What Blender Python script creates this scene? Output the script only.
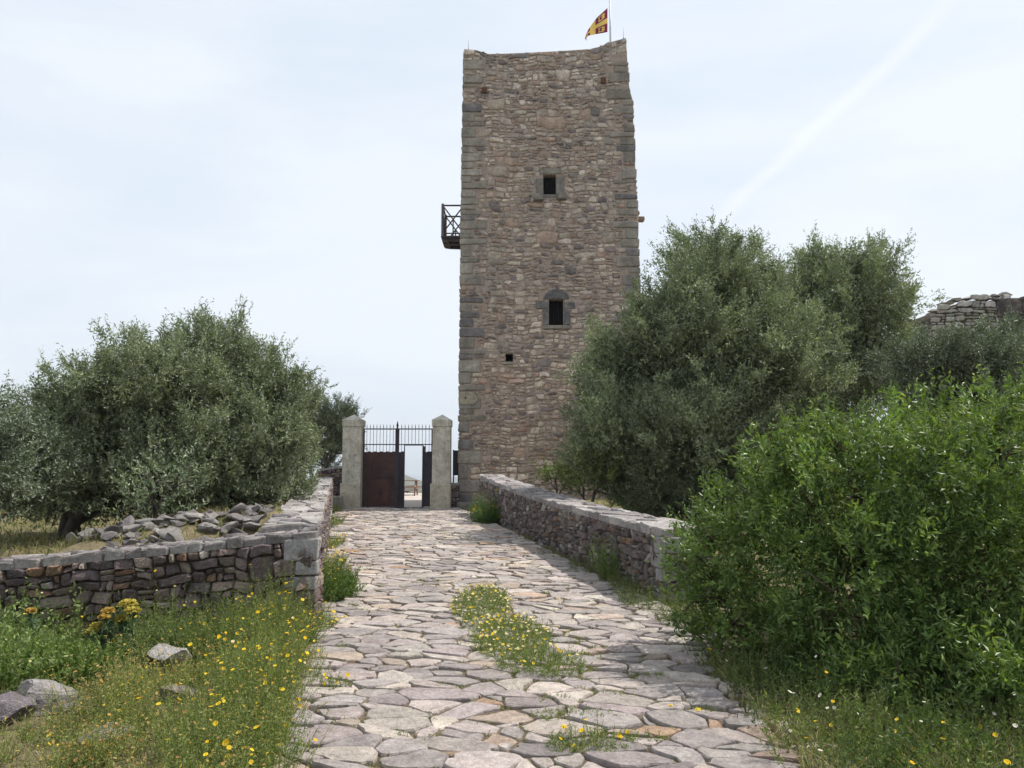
import bpy, bmesh, math, random
import numpy as np
from mathutils import Vector

for o in list(bpy.data.objects):
    bpy.data.objects.remove(o)
scene = bpy.context.scene
C = scene.collection
R = math.radians
rng = np.random.default_rng(7)
random.seed(7)

# ------------------------------------------------------------------ camera
EYE = 1.6
PITCH = R(6.1)
F = 800.0
cam_d = bpy.data.cameras.new('camera')
cam = bpy.data.objects.new('camera', cam_d)
C.objects.link(cam)
cam.location = (0, 0, EYE)
cam.rotation_euler = (math.pi/2 + PITCH, 0, 0)
cam_d.sensor_width = 36.0
cam_d.lens = F/1024*36.0
cam_d.clip_start = 0.05
cam_d.clip_end = 40000
scene.camera = cam

# ------------------------------------------------------------------ sun, sky, exposure
SUN_EL = R(57)
SUN_H = Vector((0.95, 0.31, 0)).normalized()
SUN_V = Vector((SUN_H.x*math.cos(SUN_EL), SUN_H.y*math.cos(SUN_EL), math.sin(SUN_EL)))
sun_d = bpy.data.lights.new('sun', 'SUN')
sun_d.energy = 4.9
sun_d.angle = R(0.6)
sun_d.color = (1.0, 0.95, 0.88)
sun = bpy.data.objects.new('sun', sun_d)
C.objects.link(sun)
sun.rotation_euler = (-SUN_V).to_track_quat('-Z', 'Y').to_euler()

world = bpy.data.worlds.new('World')
scene.world = world
world.use_nodes = True
nt = world.node_tree
nt.nodes.clear()
wo = nt.nodes.new('ShaderNodeOutputWorld')
bg = nt.nodes.new('ShaderNodeBackground')
sky = nt.nodes.new('ShaderNodeTexSky')
sky.sky_type = 'NISHITA'
sky.sun_disc = False
sky.sun_elevation = SUN_EL
sky.sun_rotation = math.atan2(SUN_V.x, SUN_V.y)
sky.air_density = 1.0
sky.dust_density = 2.0
tc = nt.nodes.new('ShaderNodeTexCoord')
mp = nt.nodes.new('ShaderNodeMapping')
mp.inputs['Scale'].default_value = (1.0, 1.0, 2.6)
nz = nt.nodes.new('ShaderNodeTexNoise')
nz.inputs['Scale'].default_value = 1.7
nz.inputs['Detail'].default_value = 5
nz.inputs['Roughness'].default_value = 0.5
nz.inputs['Distortion'].default_value = 0.3
# thin cirrus streaks, stretched along a slanted direction
mp2 = nt.nodes.new('ShaderNodeMapping')
mp2.inputs['Rotation'].default_value = (0, R(52), R(10))
mp2.inputs['Scale'].default_value = (0.8, 1.5, 6.0)
nz2 = nt.nodes.new('ShaderNodeTexNoise')
nz2.inputs['Scale'].default_value = 1.4
nz2.inputs['Detail'].default_value = 6
nz2.inputs['Roughness'].default_value = 0.62
addn = nt.nodes.new('ShaderNodeMath'); addn.operation = 'ADD'
mul2 = nt.nodes.new('ShaderNodeMath'); mul2.operation = 'MULTIPLY'; mul2.inputs[1].default_value = 0.45
mr = nt.nodes.new('ShaderNodeMapRange')
mr.inputs['From Min'].default_value = 0.46
mr.inputs['From Max'].default_value = 0.86
mr.inputs['To Min'].default_value = 0.0
mr.inputs['To Max'].default_value = 1.0
veil = nt.nodes.new('ShaderNodeMix'); veil.data_type = 'RGBA'
veil.inputs['A'].default_value = (6.7, 7.75, 9.1, 1)
veil.inputs['B'].default_value = (8.9, 9.4, 9.9, 1)
mx = nt.nodes.new('ShaderNodeMix'); mx.data_type = 'RGBA'
mx.inputs['Factor'].default_value = 0.86
L = nt.links.new
L(tc.outputs['Generated'], mp.inputs['Vector']); L(mp.outputs['Vector'], nz.inputs['Vector'])
L(tc.outputs['Generated'], mp2.inputs['Vector']); L(mp2.outputs['Vector'], nz2.inputs['Vector'])
L(nz2.outputs['Fac'], mul2.inputs[0])
L(nz.outputs['Fac'], addn.inputs[0]); L(mul2.outputs[0], addn.inputs[1])
L(addn.outputs[0], mr.inputs['Value'])
L(mr.outputs['Result'], veil.inputs['Factor'])
L(sky.outputs['Color'], mx.inputs['A']); L(veil.outputs['Result'], mx.inputs['B'])
# one long thin cirrus streak, upper right
def pdir(px, py):
    c_, s_ = math.cos(PITCH), math.sin(PITCH); u_, v_ = (px-512)/F, (384-py)/F
    return Vector((u_, c_-v_*s_, v_*c_+s_)).normalized()
da, db = pdir(735, 205), pdir(905, 45); pn = da.cross(db).normalized(); mid = (da+db).normalized()
def dotn(v_):
    d_ = nt.nodes.new('ShaderNodeVectorMath'); d_.operation = 'DOT_PRODUCT'; d_.inputs[1].default_value = v_
    L(tc.outputs['Generated'], d_.inputs[0]); return d_.outputs['Value']
def math_(op, a_, b_=None):
    m_ = nt.nodes.new('ShaderNodeMath'); m_.operation = op
    for i_, x_ in enumerate((a_, b_)):
        if x_ is None: continue
        if isinstance(x_, (int, float)): m_.inputs[i_].default_value = x_
        else: L(x_, m_.inputs[i_])
    return m_.outputs[0]
def mr_(v_, a_, b_, c_, d_):
    t_ = nt.nodes.new('ShaderNodeMapRange'); t_.interpolation_type = 'SMOOTHSTEP'
    for k_, x_ in zip(('From Min', 'From Max', 'To Min', 'To Max'), (a_, b_, c_, d_)): t_.inputs[k_].default_value = x_
    L(v_, t_.inputs['Value']); return t_.outputs['Result']
wav = math_('MULTIPLY', math_('SUBTRACT', nz2.outputs['Fac'], .5), .035)
band = mr_(math_('ABSOLUTE', math_('ADD', dotn(pn), wav)), .0, .014, 1, 0)
along = mr_(dotn(mid), .978, .995, 0, 1)
strk = math_('MULTIPLY', math_('MULTIPLY', band, along), .24)
mx3 = nt.nodes.new('ShaderNodeMix'); mx3.data_type = 'RGBA'; mx3.inputs['B'].default_value = (10.2, 10.2, 10.2, 1)
L(strk, mx3.inputs['Factor']); L(mx.outputs['Result'], mx3.inputs['A'])
L(mx3.outputs['Result'], bg.inputs['Color'])
bg.inputs['Strength'].default_value = 0.1
L(bg.outputs[0], wo.inputs['Surface'])
scene.view_settings.view_transform = 'Standard'
scene.view_settings.look = 'None'
scene.view_settings.exposure = 0.16
scene.view_settings.gamma = 1.0
scene.render.engine = 'CYCLES'
scene.cycles.volume_bounces = 0
scene.cycles.max_bounces = 6
scene.cycles.transparent_max_bounces = 8

# ------------------------------------------------------------------ helpers
def P(px, py, Y):
    """point seen at pixel (px,py), standing at distance Y in front of the viewer"""
    c, s = math.cos(PITCH), math.sin(PITCH)
    u, v = (px-512)/F, (384-py)/F
    yd = c - v*s; zd = v*c + s
    return np.array([u/yd*Y, Y, EYE + zd/yd*Y])

def sstep(a, b, x):
    t = np.clip((x-a)/(b-a), 0, 1)
    return t*t*(3-2*t)

def unit(v):
    return v/np.maximum(np.linalg.norm(v, axis=-1, keepdims=True), 1e-9)

class MB:
    def __init__(s):
        s.v = []; s.c = []; s.f = []; s.n = 0
    def add(s, verts, faces, col=(.5, .5, .5), mat=0, smooth=False):
        verts = np.asarray(verts, dtype=np.float64).reshape(-1, 3)
        col = np.asarray(col, dtype=np.float64)
        if col.ndim == 1:
            col = np.tile(col[None, :3], (len(verts), 1))
        if isinstance(faces, np.ndarray):
            s.f.append((faces + s.n, mat, smooth))
        else:
            by = {}
            for f in faces: by.setdefault(len(f), []).append(f)
            for fl in by.values():
                s.f.append((np.array(fl) + s.n, mat, smooth))
        s.v.append(verts); s.c.append(col); s.n += len(verts)
    def box(s, lo, hi, col=(.5,.5,.5), mat=0):
        x0,y0,z0 = lo; x1,y1,z1 = hi
        v = [(x0,y0,z0),(x1,y0,z0),(x1,y1,z0),(x0,y1,z0),(x0,y0,z1),(x1,y0,z1),(x1,y1,z1),(x0,y1,z1)]
        s.add(v, np.array([(0,3,2,1),(4,5,6,7),(0,1,5,4),(1,2,6,5),(2,3,7,6),(3,0,4,7)]), col, mat)
    def bar(s, a, b, r=.01, col=(.5,.5,.5), sides=6, mat=0, r2=None):
        s.tube([a, b], [r, r2 if r2 is not None else r], col, sides, mat)
    def tube(s, pts, rad, col=(.5,.5,.5), sides=6, mat=0):
        pts = np.asarray(pts, float); n = len(pts)
        rad = np.asarray(rad, float)
        t = np.gradient(pts, axis=0); t = unit(t)
        ref = np.array([0, 0, 1.]) if abs(t[0][2]) < .9 else np.array([1., 0, 0])
        vs = []
        for i in range(n):
            a = unit(np.cross(t[i], ref)); b = np.cross(t[i], a)
            ang = np.linspace(0, 2*np.pi, sides, endpoint=False)
            vs.append(pts[i] + rad[i]*(np.cos(ang)[:, None]*a + np.sin(ang)[:, None]*b))
        vs = np.concatenate(vs)
        fs = []
        for i in range(n-1):
            for k in range(sides):
                k2 = (k+1) % sides
                fs.append((i*sides+k, i*sides+k2, (i+1)*sides+k2, (i+1)*sides+k))
        fs = np.array(fs)
        s.add(vs, fs, col, mat, smooth=True)
        s.f.append((np.array([list(range(sides))[::-1]]) + s.n - n*sides, mat, False))
        s.f.append((np.array([[(n-1)*sides+k for k in range(sides)]]) + s.n - n*sides, mat, False))
    def build(s, name, mats, parent=None):
        if not isinstance(mats, (list, tuple)): mats = [mats]
        me = bpy.data.meshes.new(name)
        V = np.concatenate(s.v); CC = np.concatenate(s.c)
        loops = np.concatenate([f.ravel() for f, m, sm in s.f])
        tot = np.concatenate([np.full(len(f), f.shape[1]) for f, m, sm in s.f])
        mi = np.concatenate([np.full(len(f), m) for f, m, sm in s.f])
        smo = np.concatenate([np.full(len(f), sm) for f, m, sm in s.f])
        st = np.concatenate([[0], np.cumsum(tot)[:-1]])
        me.vertices.add(len(V)); me.vertices.foreach_set('co', V.astype(np.float32).ravel())
        me.loops.add(len(loops)); me.loops.foreach_set('vertex_index', loops.astype(np.int32))
        me.polygons.add(len(tot)); me.polygons.foreach_set('loop_start', st.astype(np.int32))
        me.polygons.foreach_set('material_index', mi.astype(np.int32))
        me.polygons.foreach_set('use_smooth', smo.astype(bool))
        a = me.color_attributes.new('Col', 'FLOAT_COLOR', 'POINT')
        a.data.foreach_set('color', np.concatenate([CC, np.ones((len(CC), 1))], axis=1).astype(np.float32).ravel())
        me.update(calc_edges=True)
        for m in mats: me.materials.append(m)
        o = bpy.data.objects.new(name, me)
        C.objects.link(o)
        if parent is not None:
            o.parent = parent
            # keep world coordinates: the parents are pure translations
            o.location = -np.array(parent.location)
        return o

def tag(o, label=None, cat=None, group=None, kind=None):
    if label: o['label'] = label
    if cat: o['category'] = cat
    if group: o['group'] = group
    if kind: o['kind'] = kind
    return o
def thing(name, label, cat, loc, group=None):
    o = bpy.data.objects.new(name, None); C.objects.link(o)
    o.location = loc; o.empty_display_size = .3
    return tag(o, label, cat, group)

# ------------------------------------------------------------------ materials
def newmat(name):
    m = bpy.data.materials.new(name); m.use_nodes = True
    n = m.node_tree.nodes; n.clear()
    out = n.new('ShaderNodeOutputMaterial')
    b = n.new('ShaderNodeBsdfPrincipled')
    m.node_tree.links.new(b.outputs[0], out.inputs['Surface'])
    return m, n, m.node_tree.links.new, b, out
def noise(n, l, vec, scale, detail=4, rough=.6, dist=0):
    t = n.new('ShaderNodeTexNoise')
    t.inputs['Scale'].default_value = scale; t.inputs['Detail'].default_value = detail
    t.inputs['Roughness'].default_value = rough; t.inputs['Distortion'].default_value = dist
    if vec is not None: l(vec, t.inputs['Vector'])
    return t.outputs['Fac']
def mrange(n, l, v, a, b, c, d):
    t = n.new('ShaderNodeMapRange')
    for k, x in zip(('From Min', 'From Max', 'To Min', 'To Max'), (a, b, c, d)): t.inputs[k].default_value = x
    l(v, t.inputs['Value']); return t.outputs['Result']
def mixc(n, l, fac, a, b, mode='MIX'):
    t = n.new('ShaderNodeMix'); t.data_type = 'RGBA'; t.blend_type = mode
    for k, x in (('Factor', fac), ('A', a), ('B', b)):
        if isinstance(x, (int, float)): t.inputs[k].default_value = x
        elif isinstance(x, tuple): t.inputs[k].default_value = (*x, 1)
        else: l(x, t.inputs[k])
    return t.outputs['Result']
def colattr(n):
    t = n.new('ShaderNodeVertexColor'); t.layer_name = 'Col'; return t.outputs['Color']
def objco(n):
    return n.new('ShaderNodeTexCoord').outputs['Object']
def bump(n, l, h, strength, dist, b, prev=None):
    t = n.new('ShaderNodeBump'); t.inputs['Strength'].default_value = strength; t.inputs['Distance'].default_value = dist
    l(h, t.inputs['Height'])
    if prev is not None: l(prev, t.inputs['Normal'])
    l(t.outputs['Normal'], b.inputs['Normal']); return t.outputs['Normal']

def stone_mat(name, scale=1.0, lichen=.5, lichcol=(.5, .5, .46), use_random=False, bs=1.0, smear=None):
    m, n, l, b, out = newmat(name)
    co = objco(n)
    c = colattr(n)
    n1 = noise(n, l, co, 9*scale, 6, .7, .4)
    n2 = noise(n, l, co, 45*scale, 5, .7)
    n3 = noise(n, l, co, 22*scale, 6, .75, .8)
    v = mrange(n, l, n1, .3, .7, .68, 1.3)
    c = mixc(n, l, 1.0, c, v, 'MULTIPLY')
    v = mrange(n, l, n2, .3, .7, .75, 1.22)
    c = mixc(n, l, 1.0, c, v, 'MULTIPLY')
    lf = mrange(n, l, n3, .56, .66, 0, lichen)
    c = mixc(n, l, lf, c, lichcol)
    dk = mrange(n, l, noise(n, l, co, 75*scale, 3, .6), .62, .72, 0, .55)
    c = mixc(n, l, dk, c, (.05, .045, .04))
    if smear:
        c = mixc(n, l, mrange(n, l, noise(n, l, co, 3.2, 7, .75, .6), .5, .66, 0, .7), c, smear)
        c = mixc(n, l, 1.0, c, mrange(n, l, noise(n, l, co, .35, 4, .6), .35, .65, .82, 1.16), 'MULTIPLY')
        mpn = n.new('ShaderNodeMapping'); mpn.inputs['Scale'].default_value = (3, 3, .22); l(co, mpn.inputs['Vector'])
        c = mixc(n, l, 1.0, c, mrange(n, l, noise(n, l, mpn.outputs['Vector'], 1.0, 5, .6), .3, .7, .8, 1.14), 'MULTIPLY')
    if use_random:
        oi = n.new('ShaderNodeObjectInfo')
        v = mrange(n, l, oi.outputs['Random'], 0, 1, .7, 1.35)
        c = mixc(n, l, 1.0, c, v, 'MULTIPLY')
    l(c, b.inputs['Base Color'])
    b.inputs['Roughness'].default_value = .88
    b.inputs['Specular IOR Level'].default_value = .25
    h1 = noise(n, l, co, 12*scale, 8, .72, .2)
    p = bump(n, l, h1, .8*bs, .05/scale, b)
    bump(n, l, n2, .5*bs, .012/scale, b, p)
    return m

def earth_mat(name, base, tint, scale=1.0, dist=.05):
    m, n, l, b, out = newmat(name)
    co = objco(n)
    n1 = noise(n, l, co, .8*scale, 6, .65)
    n2 = noise(n, l, co, 14*scale, 8, .75)
    c = mixc(n, l, mrange(n, l, n1, .35, .65, 0, 1), base, tint)
    c = mixc(n, l, 1.0, c, mrange(n, l, n2, .25, .75, .5, 1.5), 'MULTIPLY')
    l(c, b.inputs['Base Color']); b.inputs['Roughness'].default_value = .95
    b.inputs['Specular IOR Level'].default_value = .1
    bump(n, l, n2, .9, dist, b)
    return m

def leaf_mat(name, under=(.20, .24, .17), underf=.75, trans=.25, rough=.42, tcol=(1.0, 1.25, .45), spec=.5):
    m, n, l, b, out = newmat(name)
    c = colattr(n)
    g = n.new('ShaderNodeNewGeometry')
    f = n.new('ShaderNodeMath'); f.operation = 'MULTIPLY'; f.inputs[1].default_value = underf
    l(g.outputs['Backfacing'], f.inputs[0])
    c2 = mixc(n, l, f.outputs[0], c, under)
    l(c2, b.inputs['Base Color'])
    b.inputs['Roughness'].default_value = rough
    b.inputs['Specular IOR Level'].default_value = spec
    t = n.new('ShaderNodeBsdfTranslucent')
    ct = mixc(n, l, 1.0, c, tcol, 'MULTIPLY')
    l(ct, t.inputs['Color'])
    ms = n.new('ShaderNodeMixShader'); ms.inputs[0].default_value = trans
    l(b.outputs[0], ms.inputs[1]); l(t.outputs[0], ms.inputs[2]); l(ms.outputs[0], out.inputs['Surface'])
    return m

def plain_mat(name, rough=.6, metallic=0, var=.25, scale=6, bumpd=.004, spec=.4):
    m, n, l, b, out = newmat(name)
    co = objco(n)
    n1 = noise(n, l, co, scale, 6, .65)
    n2 = noise(n, l, co, scale*7, 4, .6)
    c = mixc(n, l, 1.0, colattr(n), mrange(n, l, n1, .3, .7, 1-var, 1+var), 'MULTIPLY')
    c = mixc(n, l, 1.0, c, mrange(n, l, n2, .3, .7, 1-var*.5, 1+var*.5), 'MULTIPLY')
    l(c, b.inputs['Base Color']); b.inputs['Roughness'].default_value = rough
    b.inputs['Metallic'].default_value = metallic; b.inputs['Specular IOR Level'].default_value = spec
    if bumpd: bump(n, l, n2, .5, bumpd, b)
    return m

def plaster_mat():
    m, n, l, b, out = newmat('weathered_plaster')
    co = objco(n)
    c = colattr(n)
    n1 = noise(n, l, co, 3, 7, .7, .5)
    c = mixc(n, l, mrange(n, l, n1, .38, .62, 0, .8), c, (.33, .295, .22))
    n2 = noise(n, l, co, 9, 8, .75, 1.0)
    c = mixc(n, l, mrange(n, l, n2, .55, .62, 0, .75), c, (.19, .165, .125))
    sp = n.new('ShaderNodeSeparateXYZ'); l(co, sp.inputs[0])
    mp_ = n.new('ShaderNodeMapping'); mp_.inputs['Scale'].default_value = (7, 7, .8); l(co, mp_.inputs['Vector'])
    c = mixc(n, l, mrange(n, l, noise(n, l, mp_.outputs['Vector'], 1.0, 6, .7), .5, .7, 0, .6), c, (.24, .215, .165))
    c = mixc(n, l, mrange(n, l, noise(n, l, co, 60, 3, .6), .3, .7, 0, 1), mixc(n, l, 1.0, c, (.86, .86, .86), 'MULTIPLY'), c)
    l(c, b.inputs['Base Color']); b.inputs['Roughness'].default_value = .9
    bump(n, l, n2, .6, .02, b)
    return m

M = dict(
    path=stone_mat('paving_stone', .8, .28, (.56, .54, .50)),
    dry=stone_mat('wall_stone', 1.0, .35, (.34, .33, .30), bs=1.2),
    cap=stone_mat('cap_stone', 1.0, .5, (.52, .50, .47)),
    tower=stone_mat('tower_stone', .6, .3, (.38, .36, .32), smear=(.38, .315, .265)),
    rock=stone_mat('field_rock', 1.2, .5, (.48, .46, .43), True, 1.3),
    core=earth_mat('wall_core', (.085, .066, .052), (.06, .048, .038), 2, .03),
    mortar=earth_mat('mortar', (.38, .29, .23), (.35, .30, .262), .7, .04),
    capm=earth_mat('cap_mortar', (.25, .225, .205), (.20, .18, .165), 2, .02),
    soil=earth_mat('soil', (.15, .115, .08), (.21, .17, .115), 1.2, .05),
    olive=leaf_mat('olive_leaf', (.27, .315, .235), .7, trans=.20, rough=.5, tcol=(1.05, 1.15, .6), spec=.35),
    mastic=leaf_mat('bush_leaf', (.16, .22, .075), .5, .3, .42, tcol=(1.15, 1.1, .4), spec=.35),
    herb=leaf_mat('herb_leaf', (.16, .20, .09), .3, .35, .6, spec=.25),
    petal=leaf_mat('petal', (.7, .5, .05), .0, .35, .7, (1, 1, .7), .1),
    bark=stone_mat('bark', 1.4, .3, (.14, .13, .11)),
    metal=plain_mat('dark_painted_steel', .55, 0, .3, 5, .002),
    rust=plain_mat('rusted_sheet', .7, 0, .4, 2.5, .003),
    wood=plain_mat('weathered_wood', .8, 0, .3, 4, .004),
    cloth=plain_mat('flag_cloth', .85, 0, .08, 5, 0, .1),
    plaster=plaster_mat(),
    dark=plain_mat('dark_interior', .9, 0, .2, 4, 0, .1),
)

# ------------------------------------------------------------------ terrain
def gp(y):
    return .32*sstep(6.5, 25, np.asarray(y, float))
def xl(y): return -.40 - .205*np.asarray(y, float)
def xr(y): return 3.79 - .1994*np.asarray(y, float)
A0 = np.array([-2.06, 8.44]); A1 = np.array([-5.82, 26.0])
FDIR = unit(np.array([-1., -.12]))
def wob(x, y, a, k, s=0):
    return a*(np.sin(k*x+1.3*s)*np.cos(k*.83*y+s) + .5*np.sin(2.1*k*x+.7*y*k+s*2) + .3*np.sin(4.3*k*y-1.7*k*x+s))
def H(x, y):
    x = np.asarray(x, float); y = np.asarray(y, float)
    g = gp(y)
    base = g - .035
    # left foreground
    dl = np.clip(xl(y)-x, 0, 50)
    left_fg = g - .03 - .10*sstep(0, 1.2, dl) - .02*np.clip(dl-1, 0, 6) + wob(x, y, .025, 3.1)*sstep(.1, .6, dl)
    # left terrace behind the walls
    lx = A0[0] - .214*(y-A0[1]) - .3
    yf = A0[1] + .12*(x-A0[0]) + .28
    terr = .50 + .022*np.clip(y-8, 0, 40) - .045*np.clip(-x-5, 0, 30) + wob(x, y, .04, 1.1, 2)
    # heap of earth under the loose stones
    a = np.array([-4.7, 9.25]); b = np.array([-2.85, 11.3]); ab = b-a
    t = np.clip(((x-a[0])*ab[0] + (y-a[1])*ab[1])/(ab@ab), 0, 1)
    d = np.hypot(x-a[0]-t*ab[0], y-a[1]-t*ab[1])
    terr = terr + (.28+.30*t)*(1-sstep(.1, .9, d))
    wl = sstep(0, .2, lx-x)*sstep(0, .2, y-yf)
    wf = sstep(0, .15, xl(y)-x)
    h = base*(1-wf) + left_fg*wf
    h = h*(1-wl) + terr*wl
    # right side behind the wall
    dr = x-(xr(y)+.25)
    rt = g + .05 + .2*sstep(9, 13, y) + .02*np.clip(x-3, 0, 20) + wob(x, y, .04, 1.3, 1)
    wr = sstep(0, .4, dr)
    h = h*(1-wr) + rt*wr
    # plateau beyond the gate
    pl = .30 + wob(x, y, .03, .9)
    wp = sstep(26.5, 28, y)
    h = h*(1-wp) + (pl + (h-base)*.5)*wp
    r = np.hypot(x, y-12)
    h = h - 78*sstep(38, 420, r) + wob(x, y, 1.2, .03)*sstep(60, 150, r)
    return h

def axis(lo, hi, fine, far, g=1.16):
    a = list(np.arange(lo, hi+1e-6, fine))
    s = fine; v = hi
    while v < far: s *= g; v += s; a.append(v)
    s = fine; v = lo; pre = []
    while v > -far: s *= g; v -= s; pre.append(v)
    return np.array(pre[::-1] + a)
def ground():
    xs = axis(-9, 7, .11, 16000); ys = axis(2, 30, .11, 16000)
    X, Y = np.meshgrid(xs, ys)
    Z = H(X, Y)
    V = np.stack([X, Y, Z], -1).reshape(-1, 3)
    nx = len(xs); i, j = np.meshgrid(np.arange(nx-1), np.arange(len(ys)-1))
    q = (j*nx+i).ravel()
    Fq = np.stack([q, q+1, q+nx+1, q+nx], 1)
    mb = MB(); mb.add(V, Fq, (.2, .2, .2), 0, True)
    m, n, l, b, out = newmat('dry_ground')
    co = objco(n)
    c = mixc(n, l, mrange(n, l, noise(n, l, co, .55, 6, .65), .4, .62, 0, 1), (.175, .145, .085), (.25, .205, .125))
    c = mixc(n, l, mrange(n, l, noise(n, l, co, 1.6, 7, .7, .5), .5, .62, 0, .8), c, (.07, .085, .03))
    n2 = noise(n, l, co, 18, 8, .75)
    c = mixc(n, l, 1.0, c, mrange(n, l, n2, .25, .75, .5, 1.5), 'MULTIPLY')
    # far gravel court beyond the gate is paler
    l(c, b.inputs['Base Color']); b.inputs['Roughness'].default_value = .95; b.inputs['Specular IOR Level'].default_value = .1
    bump(n, l, n2, .9, .05, b)
    tag(mb.build('ground', m), kind='structure')
ground()

# water, far headland
mb = MB(); mb.add([(-17000, -17000, -74), (17000, -17000, -74), (17000, 17000, -74), (-17000, 17000, -74)], np.array([(0, 1, 2, 3)]))
m, n, l, b, out = newmat('sea_water'); b.inputs['Base Color'].default_value = (.03, .08, .12, 1); b.inputs['Roughness'].default_value = .25
bump(n, l, noise(n, l, objco(n), .05, 5, .6), .3, 2, b)
tag(mb.build('water', m), kind='structure')
def hill(name, cx, cy, top, sx, sy, seed):
    n_ = 70
    X, Y = np.meshgrid(np.linspace(-3*sx, 3*sx, n_), np.linspace(-3*sy, 3*sy, n_))
    r2 = (X/sx)**2+(Y/sy)**2
    Z = (top+74+40)*np.exp(-r2*.5)*(1+wob(X, Y, .06, 9/sx, seed)) - 74 - 40
    mb = MB(); i, j = np.meshgrid(np.arange(n_-1), np.arange(n_-1)); q = (j*n_+i).ravel()
    mb.add(np.stack([X+cx, Y+cy, Z], -1).reshape(-1, 3), np.stack([q, q+1, q+n_+1, q+n_], 1), (.2, .2, .2), 0, True)
    tag(mb.build(name, earth_mat(name+'_scrub', (.085, .09, .07), (.14, .135, .11), .01, .5)), kind='structure')
def court():
    xs = np.linspace(-11, 4, 60); ys = np.linspace(27.4, 43.9, 60); X, Y = np.meshgrid(xs, ys)
    mb = MB(); i, j = np.meshgrid(np.arange(59), np.arange(59)); q = (j*60+i).ravel()
    mb.add(np.stack([X, Y, H(X, Y)+.03], -1).reshape(-1, 3), np.stack([q, q+1, q+61, q+60], 1), (.2, .2, .2), 0, True)
    tag(mb.build('court', earth_mat('court_gravel', (.40, .35, .31), (.48, .43, .38), 1.5, .02)), kind='structure')
court()
hill('hills', -215, 1250, -6, 150, 200, 1)
hill('hills', 700, 4200, 20, 900, 500, 2)
hill('hills', -2600, 5200, 10, 1300, 700, 3)

# ------------------------------------------------------------------ masonry
def make_seeds(W, Hh, sw, sh, jit=.35, split=.22):
    pts = []
    v = 0.0
    while v < Hh:
        rh = sh*random.uniform(.75, 1.3)
        u = random.uniform(-sw, 0)
        while u < W+sw*.3:
            w = sw*random.uniform(.55, 1.6)
            q = random.random()
            cu, cv = u+w/2+random.uniform(-jit, jit)*w*.5, v+rh/2+random.uniform(-jit, jit)*rh
            if q < split:      # two thin stones in place of one
                k = random.uniform(.2, .3)*rh
                pts.append((cu+random.uniform(-.2, .2)*w, cv+k)); pts.append((cu+random.uniform(-.2, .2)*w, cv-k))
            elif q < split*1.7:    # a stone and a chip
                pts.append((cu-.14*w, cv)); pts.append((cu+.36*w, cv+random.uniform(-.35, .35)*rh))
            else: pts.append((cu, cv))
            u += w
        v += rh
    p = np.array(pts)
    k = (p[:, 0] > -.02) & (p[:, 0] < W+.02) & (p[:, 1] > -.02) & (p[:, 1] < Hh+.02)
    return p[k]

def clip(poly, a, b, c):   # keep a*u+b*v<=c
    out = []
    n = len(poly)
    for i in range(n):
        p, q = poly[i], poly[(i+1) % n]
        dp = a*p[0]+b*p[1]-c; dq = a*q[0]+b*q[1]-c
        if dp <= 0: out.append(p)
        if (dp < 0 < dq) or (dq < 0 < dp):
            t = dp/(dp-dq); out.append((p[0]+t*(q[0]-p[0]), p[1]+t*(q[1]-p[1])))
    return out

def cells(W, Hh, sw, sh, gap, holes=(), aniso=None, wvar=.35, jit=.42, split=.26):
    """irregular stone outlines filling a W x Hh field"""
    s = make_seeds(W, Hh, sw, sh, jit, split)
    an = aniso if aniso else sh/sw
    S = s*np.array([an, 1.0])
    w = (np.random.default_rng(len(s)).random(len(s))-.5)*2*wvar*(sh**2)
    keep = np.ones(len(s), bool)
    for (a, b, c, d) in holes:
        keep &= ~((s[:, 0] > a-.03) & (s[:, 0] < c+.03) & (s[:, 1] > b-.03) & (s[:, 1] < d+.03))
    res = []
    for i in range(len(s)):
        if not keep[i]: continue
        d2 = ((S-S[i])**2).sum(1)
        nb = np.argpartition(d2, min(24, len(s)-1))[:24]
        poly = [(0, 0), (W*an, 0), (W*an, Hh), (0, Hh)]
        for j in nb[np.argsort(d2[nb])]:
            if j == i or not keep[j]: continue
            dx, dy = S[j]-S[i]
            L_ = math.hypot(dx, dy)
            if L_ < 1e-6: continue
            c = (S[j]@S[j]-S[i]@S[i]-w[j]+w[i])/2
            gg = gap*random.uniform(.3, .8)*math.hypot(dx*an, dy)/L_
            poly = clip(poly, dx/L_, dy/L_, c/L_-gg)
            if len(poly) < 3: break
        if len(poly) < 3: continue
        for (a, b, c, d) in holes:
            us = [p[0]/an for p in poly]; vs = [p[1] for p in poly]
            if max(us) < a or min(us) > c or max(vs) < b or min(vs) > d: continue
            o = [(a-s[i, 0], 0), (s[i, 0]-c, 1), (b-s[i, 1], 2), (s[i, 1]-d, 3)]
            k = max(o)[1]; g = gap*.5
            poly = {0: lambda: clip(poly, 1, 0, (a-g)*an), 1: lambda: clip(poly, -1, 0, -(c+g)*an),
                    2: lambda: clip(poly, 0, 1, b-g), 3: lambda: clip(poly, 0, -1, -(d+g))}[k]()
            if len(poly) < 3: break
        if len(poly) < 3: continue
        poly = np.array(poly)/np.array([an, 1.0])
        # drop almost coincident corners
        q = [poly[0]]
        for p_ in poly[1:]:
            if np.hypot(*(p_-q[-1])) > .12*sh: q.append(p_)
        if len(q) > 3 and np.hypot(*(q[0]-q[-1])) < .12*sh: q.pop()
        if len(q) < 3: continue
        poly = np.array(q)
        ext = poly.max(0)-poly.min(0)
        if ext[0] < .2*sw or ext[1] < .2*sh: continue
        res.append(poly)
    return res

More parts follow.
